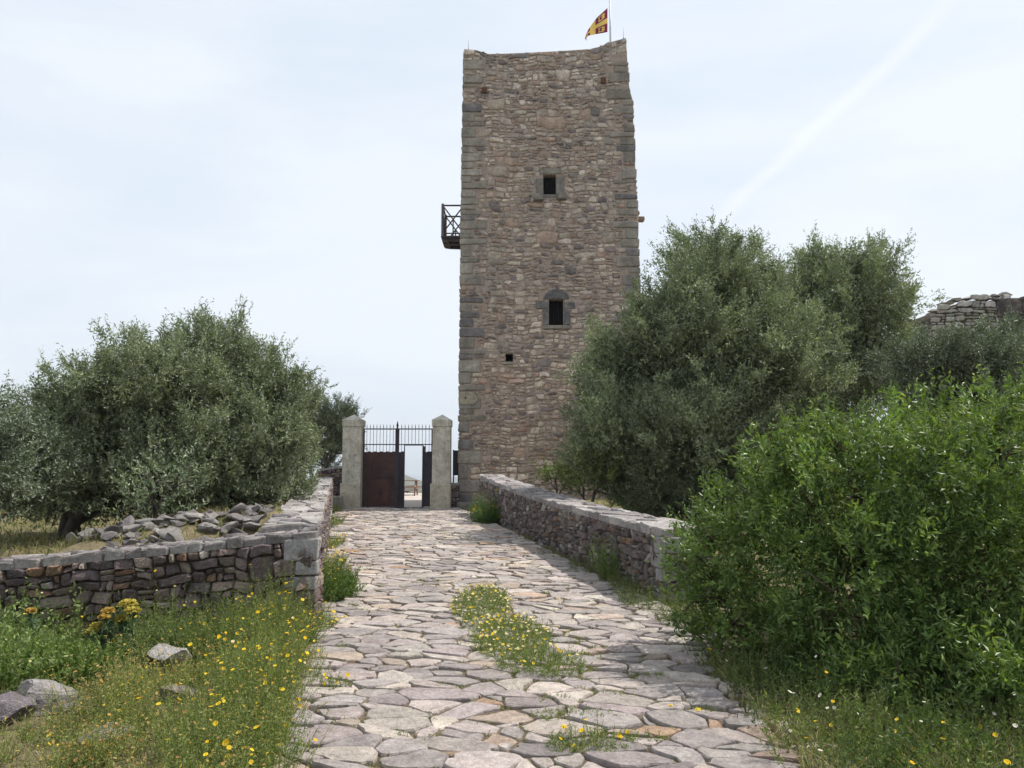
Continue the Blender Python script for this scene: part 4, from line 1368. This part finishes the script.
olive('olive_tree', 'small far olive tree just left of the left gate pillar', gbase(318, 29),
      circles([(338, 425, 20), (322, 440, 24), (305, 410, 24), (345, 445, 16), (318, 465, 16), (300, 440, 28), (338, 415, 14)], 29, .6, 1), dens=900, stems=2, Ll=.09, Lw=.026)
olive('olive_tree', 'pale leaved olive tree at the left edge of the view', gbase(-25, 10.4),
      circles([(5, 470, 26), (-20, 450, 30), (-50, 480, 50), (0, 500, 20), (-60, 430, 40)], 10.4, .3, 1), stems=2, cols=[(.12, .15, .09), (.10, .13, .075), (.15, .18, .11)])
# low open sapling in front of the left trees
sap = circles([(150, 505, 20), (168, 485, 15), (130, 515, 16), (185, 470, 12), (175, 515, 14), (150, 480, 12)], 11.0, .2)
olive('olive_sapling', 'small loose olive sapling standing behind the stone heap', gbase(150, 11.0), sap, dens=700, stems=2, r0=.02, nl=9, sl=.2, cols=[(.13, .17, .085), (.16, .2, .1)])

olive('olive_tree', 'big olive tree in front of the tower, right of the path', gbase(690, 18.3),
      circles([(705, 282, 36), (674, 322, 32), (745, 312, 40), (640, 352, 38), (700, 350, 52), (618, 385, 30), (650, 405, 46), (610, 425, 28), (720, 410, 55), (628, 455, 34), (602, 458, 20),
               (770, 365, 40), (680, 465, 45), (740, 470, 42), (775, 420, 40), (640, 485, 34), (800, 385, 36, -1.0), (700, 500, 40), (612, 470, 30), (655, 500, 34), (745, 505, 40), (800, 460, 44), (690, 440, 50, -1), (620, 430, 36, -.9), (760, 350, 40, -1), (594, 442, 16), (752, 288, 20), (735, 275, 24), (700, 268, 22), (765, 320, 30), (780, 345, 34)], 18.3, .8, 1), stems=4, r0=.12, dens=1500, Ll=.10, Lw=.031, sl=.3, cols=[tuple(np.array(c)*1.15) for c in OL], psub=8, plume=.85, pw=.15, fill=.12)
olive('olive_tree', 'olive tree with two upright tips between the big olive and the ruined tower', gbase(850, 20),
      circles([(872, 275, 26), (826, 280, 26), (800, 296, 20), (850, 312, 42), (805, 325, 34), (876, 318, 28), (850, 365, 50), (885, 370, 38), (840, 410, 45), (795, 365, 40)], 20, .6, 1), stems=3, dens=1400, Ll=.105, Lw=.032, sl=.3, cols=[tuple(np.array(c)*1.15) for c in OL], psub=8, plume=.85, pw=.15, fill=.12)
olive('olive_tree', 'olive tree in front of the ruined tower at the right edge', gbase(980, 14.5),
      circles([(930, 362, 26), (965, 370, 26), (1005, 374, 26), (940, 390, 40), (985, 390, 46), (1035, 370, 46), (1010, 420, 42), (1050, 430, 50), (950, 425, 36)], 14.5, .6, 1), stems=3,
      cols=[(.095, .12, .065), (.115, .14, .08), (.075, .1, .055)])
# shrubs at the foot of the tower behind the right wall
SHR = [(.10, .15, .045), (.13, .18, .05), (.08, .12, .04)]
olive('shrub', 'low green shrub behind the far end of the right wall, against the tower', gbase(556, 22), circles([(556, 475, 10), (568, 480, 11), (545, 478, 7)], 22, .3), dens=900, stems=2, r0=.02, sl=.2, cols=SHR, cat='shrub', mat='mastic', Ll=.08, Lw=.03)
olive('shrub', 'yellowish shrub under the big olive tree, behind the right wall', gbase(590, 17.5), circles([(585, 468, 18), (600, 482, 16), (575, 485, 12), (612, 470, 15)], 17.5, .3), dens=900, stems=2, r0=.02, sl=.2, cols=[(.16, .19, .06), (.12, .15, .05)], cat='shrub', mat='mastic')
# bright bush
BUSH = [(.105, .18, .042), (.135, .215, .05), (.075, .13, .035), (.18, .25, .065), (.12, .20, .045)]
EYEP = np.array([0, 0, EYE])
bushc = circles([(770, 490, 28), (815, 465, 30), (865, 452, 30), (920, 455, 30), (845, 432, 12), (785, 455, 14), (720, 515, 16), (985, 450, 44), (1040, 440, 44), (735, 540, 30), (795, 520, 44), (860, 500, 58), (940, 510, 64), (1020, 515, 62),
                 (725, 575, 38), (780, 575, 56), (850, 575, 66), (930, 585, 72), (1010, 590, 72), (735, 625, 38), (790, 640, 50), (860, 650, 60), (940, 660, 62), (1020, 665, 64), (980, 700, 40), (1050, 600, 60), (705, 600, 26), (880, 700, 40, -.5), (960, 715, 44, -.7), (1030, 720, 50, -.8), (930, 700, 34, -.9), (990, 705, 40, -1.1), (1045, 710, 46, -1.2), (870, 690, 30, -.9), (820, 680, 36, -.3), (703, 565, 20), (705, 535, 14), (900, 690, 40, -.8), (985, 690, 50, -.9), (1050, 690, 60, -1.0), (715, 645, 24)], 7.3, .35)
bushc = [(EYEP+(np.array(c)-EYEP)*(1-.15*float(sstep(1.6, 3.3, c[0]))), r*(1-.12*float(sstep(1.6, 3.3, c[0])))) for c, r in bushc]
bushc = [(np.array(c)+np.array([0, .9*max(0, (c[2]-.9))*.35, 0]), r) for c, r in bushc] + circles([(820, 490, 50), (920, 490, 76), (1040, 480, 80), (850, 560, 80), (980, 570, 90)], 8.6, .3)
root = thing('green_bush', 'large bright green bush filling the lower right, hiding the near end of the right wall', 'bush', gbase(870, 7.4))
mb = MB(); limbs(mb, np.array(gbase(870, 7.4)), bushc, 6, .035, (.10, .075, .055)); mb.build('stems', M['bark'], root)
mb = MB(); crown_clumps(mb, bushc, 1500, .21, 10, .07, .024, BUSH, upb=.35, flat=.95, spread=.7, plume=.46, psub=20, pw=.07, fill=.2); mb.build('foliage', M['mastic'], root)

# ---- herbs, flowers and grass
def herbs(mb, pts, hgt, nleaf, Ll, Lw, cols, lean=.25, stemcol=(.12, .15, .05), flower=None, fcols=None, fr=.012, fprob=.6, spread=.9, mat=0, up=.5, dirs=None):
    n = len(pts)
    if n == 0: return
    d = unit(rng.normal(size=(n, 3))*lean+np.array([0, 0, 1.]) + (dirs if dirs is not None else 0))
    h = np.asarray(hgt)*rng.uniform(.55, 1.25, n)
    tip = pts+d*h[:, None]+rng.normal(size=(n, 3))*.06*h[:, None]
    # stems as thin blades
    s = unit(np.cross(d, rng.normal(size=(n, 3))))*.0022
    v = np.stack([pts-s, pts+s, tip+s*.4, tip-s*.4], 1).reshape(-1, 3)
    mb.add(v, np.arange(4*n).reshape(n, 4), stemcol, mat)
    t = rng.uniform(.08, .97, (n, nleaf))
    b = pts[:, None]+(tip-pts)[:, None]*t[..., None]
    dd = unit(rng.normal(size=(n, nleaf, 3))*spread+np.array([0, 0, up]))
    cc = np.array(cols)[rng.integers(0, len(cols), n)]
    cl = np.clip(cc[:, None]*(1+rng.normal(size=(n, nleaf, 1))*.22), .01, .8)
    sz = rng.uniform(.6, 1.25, (n, nleaf))*(1.1-.4*t)
    leaf_quads(mb, b.reshape(-1, 3), dd.reshape(-1, 3), (Ll*sz).ravel(), (Lw*sz).ravel(), cl.reshape(-1, 3), mat)
    if flower is not None:
        k = rng.random(n) < fprob
        heads(flower, tip[k], fcols, fr)
def heads(mb, c, cols, r, seg=8, centre=None):
    n = len(c)
    if n == 0: return
    N = unit(rng.normal(size=(n, 3))*.4+np.array([0, -.25, 1.]))
    a = unit(np.cross(N, rng.normal(size=(n, 3)))); b = np.cross(N, a)
    ang = np.linspace(0, 2*np.pi, seg, endpoint=False)
    rr = r*rng.uniform(.7, 1.25, n)
    mod = np.where(np.arange(seg) % 2, .9, 1.0)
    ring = c[:, None]+(np.cos(ang)[None, :, None]*a[:, None]+np.sin(ang)[None, :, None]*b[:, None])*(rr[:, None]*mod)[..., None]+N[:, None]*rr[:, None, None]*.15
    v = np.concatenate([ring, c[:, None]], 1).reshape(-1, 3)
    k = np.arange(seg); base = np.arange(n)[:, None]*(seg+1)
    f = np.stack([base+k, base+(k+1) % seg, np.broadcast_to(base+seg, (n, seg))], -1).reshape(-1, 3)
    cc = np.array(cols)[rng.integers(0, len(cols), n)]*rng.uniform(.85, 1.1, (n, 1))
    col = np.repeat(cc[:, None], seg+1, 1)
    col[:, seg] *= np.array([.9, .65, .5])
    mb.add(v, f, col.reshape(-1, 3), 0)
def blades(mb, pts, hgt, w, cols, lean=.35, dirs=None):
    n = len(pts)
    if n == 0: return
    d = unit(rng.normal(size=(n, 3))*lean+np.array([0, 0, 1.])); h = hgt*rng.uniform(.4, 1.3, n)[:, None]
    s = unit(np.cross(d, rng.normal(size=(n, 3))))*w/2
    bend = rng.normal(size=(n, 3))*np.array([1, 1, 0])*.35*h
    m_ = pts+d*h*.55+bend*.3; t = pts+d*h+bend-np.array([0, 0, .12])*h
    v = np.stack([pts-s, pts+s, m_+s*.8, t, m_-s*.8], 1).reshape(-1, 3)
    cc = np.array(cols)[rng.integers(0, len(cols), n)]*rng.uniform(.75, 1.25, (n, 1))
    mb.add(v, np.arange(5*n).reshape(n, 5), np.repeat(cc, 5, 0), 0)
def ground_pts(n, fx, fy):
    x = fx(n); y = fy(n); return np.column_stack([x, y, H(x, y)-.01])
GR = [(.18, .225, .06), (.23, .26, .08), (.13, .18, .05), (.29, .30, .12)]
STRAW = [(.40, .33, .18), (.32, .26, .14), (.46, .39, .24), (.26, .21, .11)]
YEL = [(.85, .62, .03), (.80, .55, .02), (.88, .70, .06)]
ORG = [(.42, .28, .09), (.34, .21, .08), (.52, .36, .10), (.45, .34, .16)]
WHT = [(.8, .8, .74), (.72, .72, .66)]
CREAM = [(.75, .70, .35), (.82, .78, .5)]

ROCKS = [tuple(on(a_, b_, 6)[:2]) for a_, b_ in ((45, 714), (10, 726), (172, 676), (178, 702))]
# meadow on the left: many small clumps of different herbs over thin straw
def meadow():
    gm = MB(); fm = MB()
    def base(n):
        y = rng.uniform(3.2, 8.3, n); x = xl(y)+.08-rng.uniform(0, 1, n)**.85*6.2
        ok = y < A0[1]+.12*(x-A0[0])-.03
        return x[ok], y[ok]
    x, y = base(30000)
    P3 = np.column_stack([x, y, H(x, y)-.01]); r = rng.random(len(x))
    blades(gm, P3[r < .5], .11, .005, STRAW+STRAW+GR[:2])
    herbs(gm, P3[(r > .5) & (r < .62)], .13, 9, .028, .007, [(.17, .19, .07), (.22, .20, .10), (.12, .15, .05)])
    x, y = base(760)
    ye = rng.uniform(3.3, 8.1, 150); x = np.append(x, xl(ye)-rng.uniform(.08, .35, 150)); y = np.append(y, ye)
    for cx, cy in zip(x, y):
        dist = float(xl(cy))-cx; wallp = A0[1]+.12*(cx-A0[0])-cy
        z = random.random()
        if dist < .55: kind = 'daisy' if z < .5 else ('green' if z < .7 else ('yelgreen' if z < .85 else 'tan'))
        elif wallp < 1.1 and dist < 1.9: kind = 'green' if z < .7 else 'daisy'
        elif wallp < 1.9 and dist > 1.9: kind = 'leafy' if z < .75 else 'green'
        elif dist < 1.9: kind = 'tan' if z < .5 else ('yelgreen' if z < .8 else 'daisy')
        else: kind = 'straw' if z < .5 else ('grey' if z < .7 else ('tan' if z < .85 else 'yelgreen'))
        n = int(random.uniform(18, 60)); rad = random.uniform(.07, .22)
        a = rng.uniform(0, 2*np.pi, n); q = np.sqrt(rng.random(n))
        px_, py_ = cx+rad*q*np.cos(a), cy+rad*q*np.sin(a)
        if cy+rad > A0[1]+.12*(cx-A0[0]) : continue
        if abs(cx+3.75) < .45 and 6.9 < cy < 8: continue
        if dist > 1.5 and cy < 6.3 and random.random() < .5: continue
        bare = min(math.hypot(cx-q_[0], cy-q_[1]) for q_ in ROCKS)
        if bare < .34: continue
        tall = 1.3 if wallp < 1.2 else 1.0
        if random.random() < .5*max(0, math.sin(cx*2.1+2)*math.cos(cy*2.7)): continue
        pts = np.column_stack([px_, py_, H(px_, py_)-.01]); dirs = np.column_stack([np.cos(a)*q, np.sin(a)*q, 0*a])*.5
        tone = random.uniform(.75, 1.25); T = lambda cs: [tuple(np.array(c)*tone) for c in cs]
        hs = tall*random.choice([.7, 1.0, 1.2, 1.55])*random.uniform(.85, 1.15)*(1-.35*q*q)
        if kind == 'green': herbs(gm, pts, .34*hs, 20, .036, .007, T(GR), flower=fm, fcols=YEL+CREAM, fr=.011, fprob=.02, dirs=dirs, lean=.2)
        elif kind == 'daisy': herbs(gm, pts, .33*hs, 15, .036, .007, T([(.22, .25, .08), (.30, .30, .11)]), flower=fm, fcols=YEL, fr=random.choice([.010, .013, .016]), fprob=.085, dirs=dirs, lean=.22)
        elif kind == 'leafy': herbs(gm, pts, .34*hs, 14, .06, .026, T([(.20, .26, .09), (.26, .31, .13), (.15, .21, .065)]), flower=fm, fcols=CREAM, fr=.010, fprob=.08, dirs=dirs, lean=.25)
        elif kind == 'yelgreen': herbs(gm, pts, .26*hs, 15, .034, .008, T([(.34, .33, .10), (.27, .28, .09)]), flower=fm, fcols=ORG+ORG+YEL[:1], fr=.008, fprob=.3, dirs=dirs, lean=.28)
        elif kind == 'tan': herbs(gm, pts, .27*hs, 11, .03, .007, T([(.46, .37, .19), (.38, .34, .15), (.32, .31, .12)]), flower=fm, fcols=ORG, fr=.009, fprob=.5, dirs=dirs, lean=.28)
        elif kind == 'grey': herbs(gm, pts, .22*hs, 15, .032, .009, T([(.24, .25, .16), (.19, .20, .12)]), dirs=dirs, lean=.35)
        else: blades(gm, np.repeat(pts, 2, 0), .22, .005, T([(.34, .28, .17), (.28, .22, .13), (.40, .34, .22)]), .45)
    tag(gm.build('meadow_plants', M['herb']), 'mixed green and straw coloured herbs and grass left of the path', 'grass', kind='stuff')
    tag(fm.build('meadow_flowers', M['petal']), 'yellow and orange wildflower heads scattered over the left patch', 'wildflowers', kind='stuff')
meadow()

def plant(name, label, cx, cy, rx, ry, n, hgt, nleaf, Ll, Lw, cols, fcols=None, fr=.015, fprob=.3, group=None, cat='plant', lean=.3, dome=True, z=None, spread=.9, up=.5, zoff=0):
    a = rng.uniform(0, 2*np.pi, n); r = np.sqrt(rng.uniform(0, 1, n))
    x = cx+rx*r*np.cos(a); y = cy+ry*r*np.sin(a)
    pts = np.column_stack([x, y, H(x, y)+zoff])
    root = thing(name, label, cat, (cx, cy, float(H(cx, cy))), group)
    mb = MB(); fm = MB() if fcols else None
    dirs = np.column_stack([np.cos(a)*r, np.sin(a)*r, np.zeros(n)])*lean*1.6
    hh = hgt*(1-.45*r**2) if dome else np.full(n, hgt)
    herbs(mb, pts, hh, nleaf, Ll, Lw, cols, lean=lean, flower=fm, fcols=fcols, fr=fr, fprob=fprob, dirs=dirs, spread=spread, up=up)
    mb.build('foliage', M['herb'], root)
    if fm is not None and fm.n: fm.build('flowers', M['petal'], root)['kind'] = 'stuff'
    return root
def at(px, py, Yg=8): p = on(px, py, Yg); return p[0], p[1]
# flowering patch in the path
for (px, py, rx, ry, n, lab) in ((482, 610, .30, 1.25, 760, 'long patch of yellow flowering weeds growing through the middle of the path'),
                                  (512, 643, .34, .85, 640, 'second weed patch in the path, just in front of the yellow flowering one'),
                                  (542, 670, .34, .4, 260, 'low grassy tuft at the near end of the flowering patches')):
    cx, cy = at(px, py); plant('weed_patch', lab, cx, cy, rx, ry, n, .21 if n > 200 else .1, 14, .036, .007, GR+[(.20, .24, .10)], YEL+CREAM+CREAM, .014, .3 if n > 500 else .1, lean=.35, cat='weeds')
weeds = [(335, 690, .1, .15, 60, .13), (590, 748, .25, .16, 160, .14), (398, 738, .05, .08, 12, .05), (470, 632, .3, .06, 60, .05), (690, 715, .2, .1, 60, .08), (640, 745, .2, .08, 60, .08), (612, 700, .15, .1, 60, .06),
         (435, 545, .3, .2, 40, .06), (440, 590, .15, .15, 40, .06), (560, 705, .2, .08, 40, .06), (455, 690, .25, .07, 50, .05), (385, 675, .12, .1, 40, .06), (660, 680, .25, .1, 60, .06), (345, 650, .1, .12, 40, .08), (560, 560, .2, .15, 50, .1), (575, 722, .3, .12, 90, .09)]
for i, (px, py, rx, ry, n, h_) in enumerate(weeds):
    cx, cy = at(px, py)
    plant('weed_tuft', 'small green weed tuft growing in a joint of the paving', cx, cy, rx, ry, n, h_, 10, .03, .006, GR, YEL if i in (0, 1, 2, 4) else None, .016, .06, group='weed tufts in the paving joints', cat='weeds')
# plants along the left wall, path side
cx, cy = at(333, 603); plant('leafy_plant', 'dark green leafy plant against the path side of the left wall, near its corner', cx-.1, cy+.35, .26, .5, 420, .48, 20, .045, .016, [(.07, .12, .025), (.09, .15, .03), (.12, .18, .045)], YEL+CREAM, .013, .06)
cx, cy = at(322, 655, 8); plant('leafy_plant', 'small yellow flowering plant at the foot of the left wall corner', -1.98, 8.35, .16, .3, 130, .22, 12, .035, .009, GR, YEL, .017, .35)
for (yy, n, h_, lab) in ((10.6, 160, .3, 'yellow flowering weeds along the left wall behind the dark leafy plant'), (12.6, 160, .32, 'yellow green weeds halfway along the left wall'), (15.5, 130, .3, 'weeds further along the left wall'), (20, 120, .3, 'farthest weeds along the left wall before the gate pillar'), (24.6, 120, .35, 'bright green tuft by the stone block at the left pillar')):
    x_ = A0[0]-.214*(yy-A0[1])+.16
    plant('wall_weeds', lab, x_, yy, .13, .8 if yy < 24 else .25, n, h_, 12, .04, .012, GR+[(.2, .22, .06)], YEL if yy < 16 else None, .02, .3, cat='weeds')
# plants along the right wall
def rw(y, off=.2): return RA[0]+(RB[0]-RA[0])*(y-RA[1])/(RB[1]-RA[1])-off
plant('spurge_plant', 'round dark green plant with a yellow head at the far end of the right wall', rw(20.6, .32), 20.6, .28, .5, 320, .8, 20, .07, .02, [(.07, .12, .03), (.10, .16, .05)], YEL, .05, .03, lean=.3)
plant('mullein_plant', 'upright yellow green spiky plant against the right wall', rw(11.4, .16), 11.4, .12, .2, 90, .55, 26, .05, .012, [(.17, .22, .07), (.13, .19, .06)], None, lean=.14, dome=False, up=1.2, spread=.5)
for (yy, n, h_, lab) in ((12.6, 90, .28, 'low weeds left of the spiky plant at the right wall'), (10.6, 150, .3, 'dark weeds right of the spiky plant at the right wall'), (9.7, 220, .3, 'dark weeds at the near end of the right wall'), (14.6, 50, .15, 'small tuft at the middle of the right wall'), (16.6, 50, .15, 'small tuft further along the right wall'), (8.7, 220, .25, 'dark grass in the shade under the bright bush')):
    plant('wall_weeds', lab, rw(yy, .2), yy, .18 if yy > 10 else .35, .5, n, h_, 10, .04, .008, [(.10, .14, .04), (.13, .16, .06), (.2, .19, .1)], None, cat='weeds')
def joint_grass():
    g = MB(); J = PATH_JOINTS
    k = rng.random(len(J)) < np.clip(.16+.5*np.sin(J[:, 0]*1.7+1)*np.cos(J[:, 1]*.9), .10, .8)*np.clip(1.3-J[:, 1]/22, .25, 1)
    J = np.repeat(J[k], 12, 0)+rng.normal(size=(k.sum()*12, 2))*np.array([.035, .018])
    blades(g, np.column_stack([J, gp(J[:, 1])-.02]), .048, .005, STRAW+GR[:3]+[(.2, .2, .08)], .6)
    tag(g.build('joint_grass', M['herb']), 'tiny dry and green grass in the joints of the paving', 'grass', kind='stuff')
joint_grass()
# white flowered weeds at the bottom right
def brflowers():
    g = MB(); f = MB()
    n = 7000
    y = rng.uniform(3.4, 7.2, n); x = rng.uniform(1.35, 5.2, n); ok = (x > 1.62+rng.normal(size=n)*.12); x, y = x[ok], y[ok]
    pts = np.column_stack([x, y, H(x, y)-.01+.02*(x < xr(y))])
    r = rng.random(len(x))
    blades(g, pts[r < .4], .15, .006, STRAW[:2]+GR+[(.05, .08, .025)]*3)
    herbs(g, pts[(r > .4) & (r < .85)], .27, 14, .04, .010, [(.07, .11, .03), (.09, .13, .035), (.12, .14, .06), (.05, .08, .025)], flower=f, fcols=WHT+WHT+YEL, fr=.013, fprob=.035)  # deep greens paint the bush's shade into the weeds
    for _ in range(330):
        cy = random.uniform(3.4, 6.9); cx = random.uniform(1.6+.05*random.random(), 4.6)
        n2 = int(random.uniform(15, 45)); rad = random.uniform(.06, .2); a = rng.uniform(0, 2*np.pi, n2); q = np.sqrt(rng.random(n2))
        px_, py_ = cx+rad*q*np.cos(a), cy+rad*q*np.sin(a); p3 = np.column_stack([px_, py_, H(px_, py_)])
        dirs = np.column_stack([np.cos(a)*q, np.sin(a)*q, 0*a])*.6; z = random.random(); hs = random.uniform(.6, 1.3)*(1-.3*q*q)
        if z < .3: blades(g, np.repeat(p3, 2, 0), .2, .005, STRAW, .5)
        elif z < .6: herbs(g, p3, .30*hs, 13, .05, .018, [(.07, .11, .03), (.10, .14, .04)], dirs=dirs)
        elif z < .8: herbs(g, p3, .34*hs, 12, .035, .007, [(.14, .16, .07), (.20, .18, .10)], flower=f, fcols=WHT, fr=.013, fprob=.06, dirs=dirs)
        else: herbs(g, p3, .26*hs, 13, .04, .012, GR, flower=f, fcols=YEL, fr=.014, fprob=.05, dirs=dirs)
    tag(g.build('undergrowth', M['herb']), 'dry and green undergrowth in front of the bright bush', 'grass', kind='stuff')
    tag(f.build('undergrowth_flowers', M['petal']), 'small white and yellow flowers in front of the bright bush', 'wildflowers', kind='stuff')
brflowers()
# spurge at the wall with yellow and orange heads
def spurge():
    cx, cy = at(118, 640, 8); cy = 7.62
    cx = P(118, 620, cy)[0]
    root = thing('spurge_bush', 'blue green spurge with round yellow and orange flower heads before the left wall', 'plant', (cx, cy, float(H(cx, cy))))
    mb = MB(); fm = MB()
    hd = [(128, 606, .09, 0), (122, 620, .08, 0), (98, 628, .075, 0), (108, 612, .06, 2), (118, 642, .06, 1), (92, 632, .05, 0), (133, 612, .07, 0), (104, 618, .05, 2), (30, 612, .05, 2)]
    for (px, py, r, k) in hd:
        tp = P(px, py, cy-.1+random.uniform(-.1, .1))
        if px < 50: tp = P(px, py, 7.4)
        b0 = np.array([tp[0]*.7+cx*.3 if px > 50 else tp[0], cy, float(H(tp[0], cy))])
        mb.tube([b0, (b0+tp)/2+rng.normal(size=3)*.02, tp], [.012, .01, .008], (.10, .13, .06), 5)
        n = 130; t = rng.uniform(.2, .95, n)
        bp = b0+(tp-b0)*t[:, None]
        leaf_quads(mb, bp, unit(rng.normal(size=(n, 3))*.8+np.array([0, 0, .35])), .085*rng.uniform(.6, 1.2, n), .013, np.array([.13, .20, .13])*rng.uniform(.7, 1.4, (n, 1)))
        m_ = 260; d = unit(rng.normal(size=(m_, 3))); d[:, 2] = np.abs(d[:, 2]); pp = tp+d*r*rng.uniform(.5, 1, m_)[:, None]*np.array([1, 1, .7])
        cc = [[(.42, .38, .07), (.50, .44, .10)], [(.36, .18, .08), (.42, .24, .1)], [(.46, .33, .07), (.42, .30, .08)]][k]
        heads(fm, pp, cc, .014, 6)
    mb.build('foliage', M['herb'], root); fm.build('flower_heads', M['petal'], root)['kind'] = 'stuff'
spurge()
# leafy plants in front of the left wall
for (px, Y_, rx, n, h_, lab, cols) in ((160, 7.55, .28, 260, .34, 'grey green leafy plant at the foot of the left wall, right of the spurge', [(.13, .17, .07), (.17, .21, .10)]),
                                 (255, 7.6, .55, 620, .36, 'feathery green plant below the left wall near its corner', [(.10, .16, .045), (.13, .2, .06)]),
                                 (60, 6.9, .45, 420, .36, 'broad leaved green plant at the left below the wall', [(.14, .2, .05), (.18, .23, .07)]),
                                 (10, 6.6, .35, 360, .4, 'bright green leafy plant at the left edge below the wall', [(.11, .18, .04), (.15, .21, .05)])):
    x_ = P(px, 640, Y_)[0]
    br = 'broad' in lab or 'bright' in lab or 'grey' in lab
    plant('leafy_plant', lab, x_, Y_, rx, .3, n, h_, 20, .055 if br else .035, .020 if br else .006, cols, YEL if 'feathery' in lab else None, .017, .12)
# dry grass mounds behind the heap
for (px, Y_, rx, n, lab) in ((212, 12.2, .45, 1500, 'straw coloured mound of dry grass behind the stone heap'), ):
    x_ = P(px, 510, Y_)[0]
    root = thing('dry_grass_mound', lab, 'dry grass', (x_, Y_, float(H(x_, Y_))))
    a = rng.uniform(0, 2*np.pi, n*3); r = np.sqrt(rng.random(n*3)); x = x_+rx*r*np.cos(a); y = Y_+rx*.8*r*np.sin(a)
    mb = MB(); z = H(x, y)+.30*(1-r**2); blades(mb, np.column_stack([x, y, z]), .22, .007, [(.30, .24, .14), (.25, .19, .12), (.34, .28, .17)], .5)
    blades(mb, np.column_stack([x, y, H(x, y)]), .30, .007, [(.30, .24, .14), (.25, .19, .12)], .4)
    mb.build('blades', M['herb'], root)
# dry grass under the left trees and on the right terrace
def terrace_grass():
    g = MB(); n = 26000
    y = 9+rng.random(n)**1.3*16; x = -2.6-.214*(y-8.44)-rng.random(n)*(4+y*.55)
    blades(g, np.column_stack([x, y, H(x, y)-.01]), .16, .009, STRAW+[(.16, .16, .07), (.12, .14, .05), (.2, .17, .09)])  # green-brown tones darken the straw, painting in the canopy's shade
    n = 9000
    y = 10+rng.random(n)*15; x = xr(y)+.8+rng.random(n)*6
    blades(g, np.column_stack([x, y, H(x, y)-.01]), .2, .009, STRAW+GR)
    tag(g.build('dry_grass', M['herb']), 'dry straw coloured grass on the terraces behind the walls', 'grass', kind='stuff')
terrace_grass()

# ------------------------------------------------------------------ haze
mb = MB(); mb.box((-18500, -18500, -81), (18500, 18500, 140))
m = bpy.data.materials.new('haze_air'); m.use_nodes = True; n = m.node_tree.nodes; n.clear()
out = n.new('ShaderNodeOutputMaterial'); v = n.new('ShaderNodeVolumePrincipled')
v.inputs['Color'].default_value = (.86, .92, 1.0, 1); v.inputs['Density'].default_value = .00022; v.inputs['Anisotropy'].default_value = .2
m.node_tree.links.new(v.outputs[0], out.inputs['Volume'])
tag(mb.build('haze', m), kind='stuff', label='thin pale air haze', cat='haze')
print('VERTS', sum(len(o.data.vertices) for o in bpy.data.objects if o.type == 'MESH'))
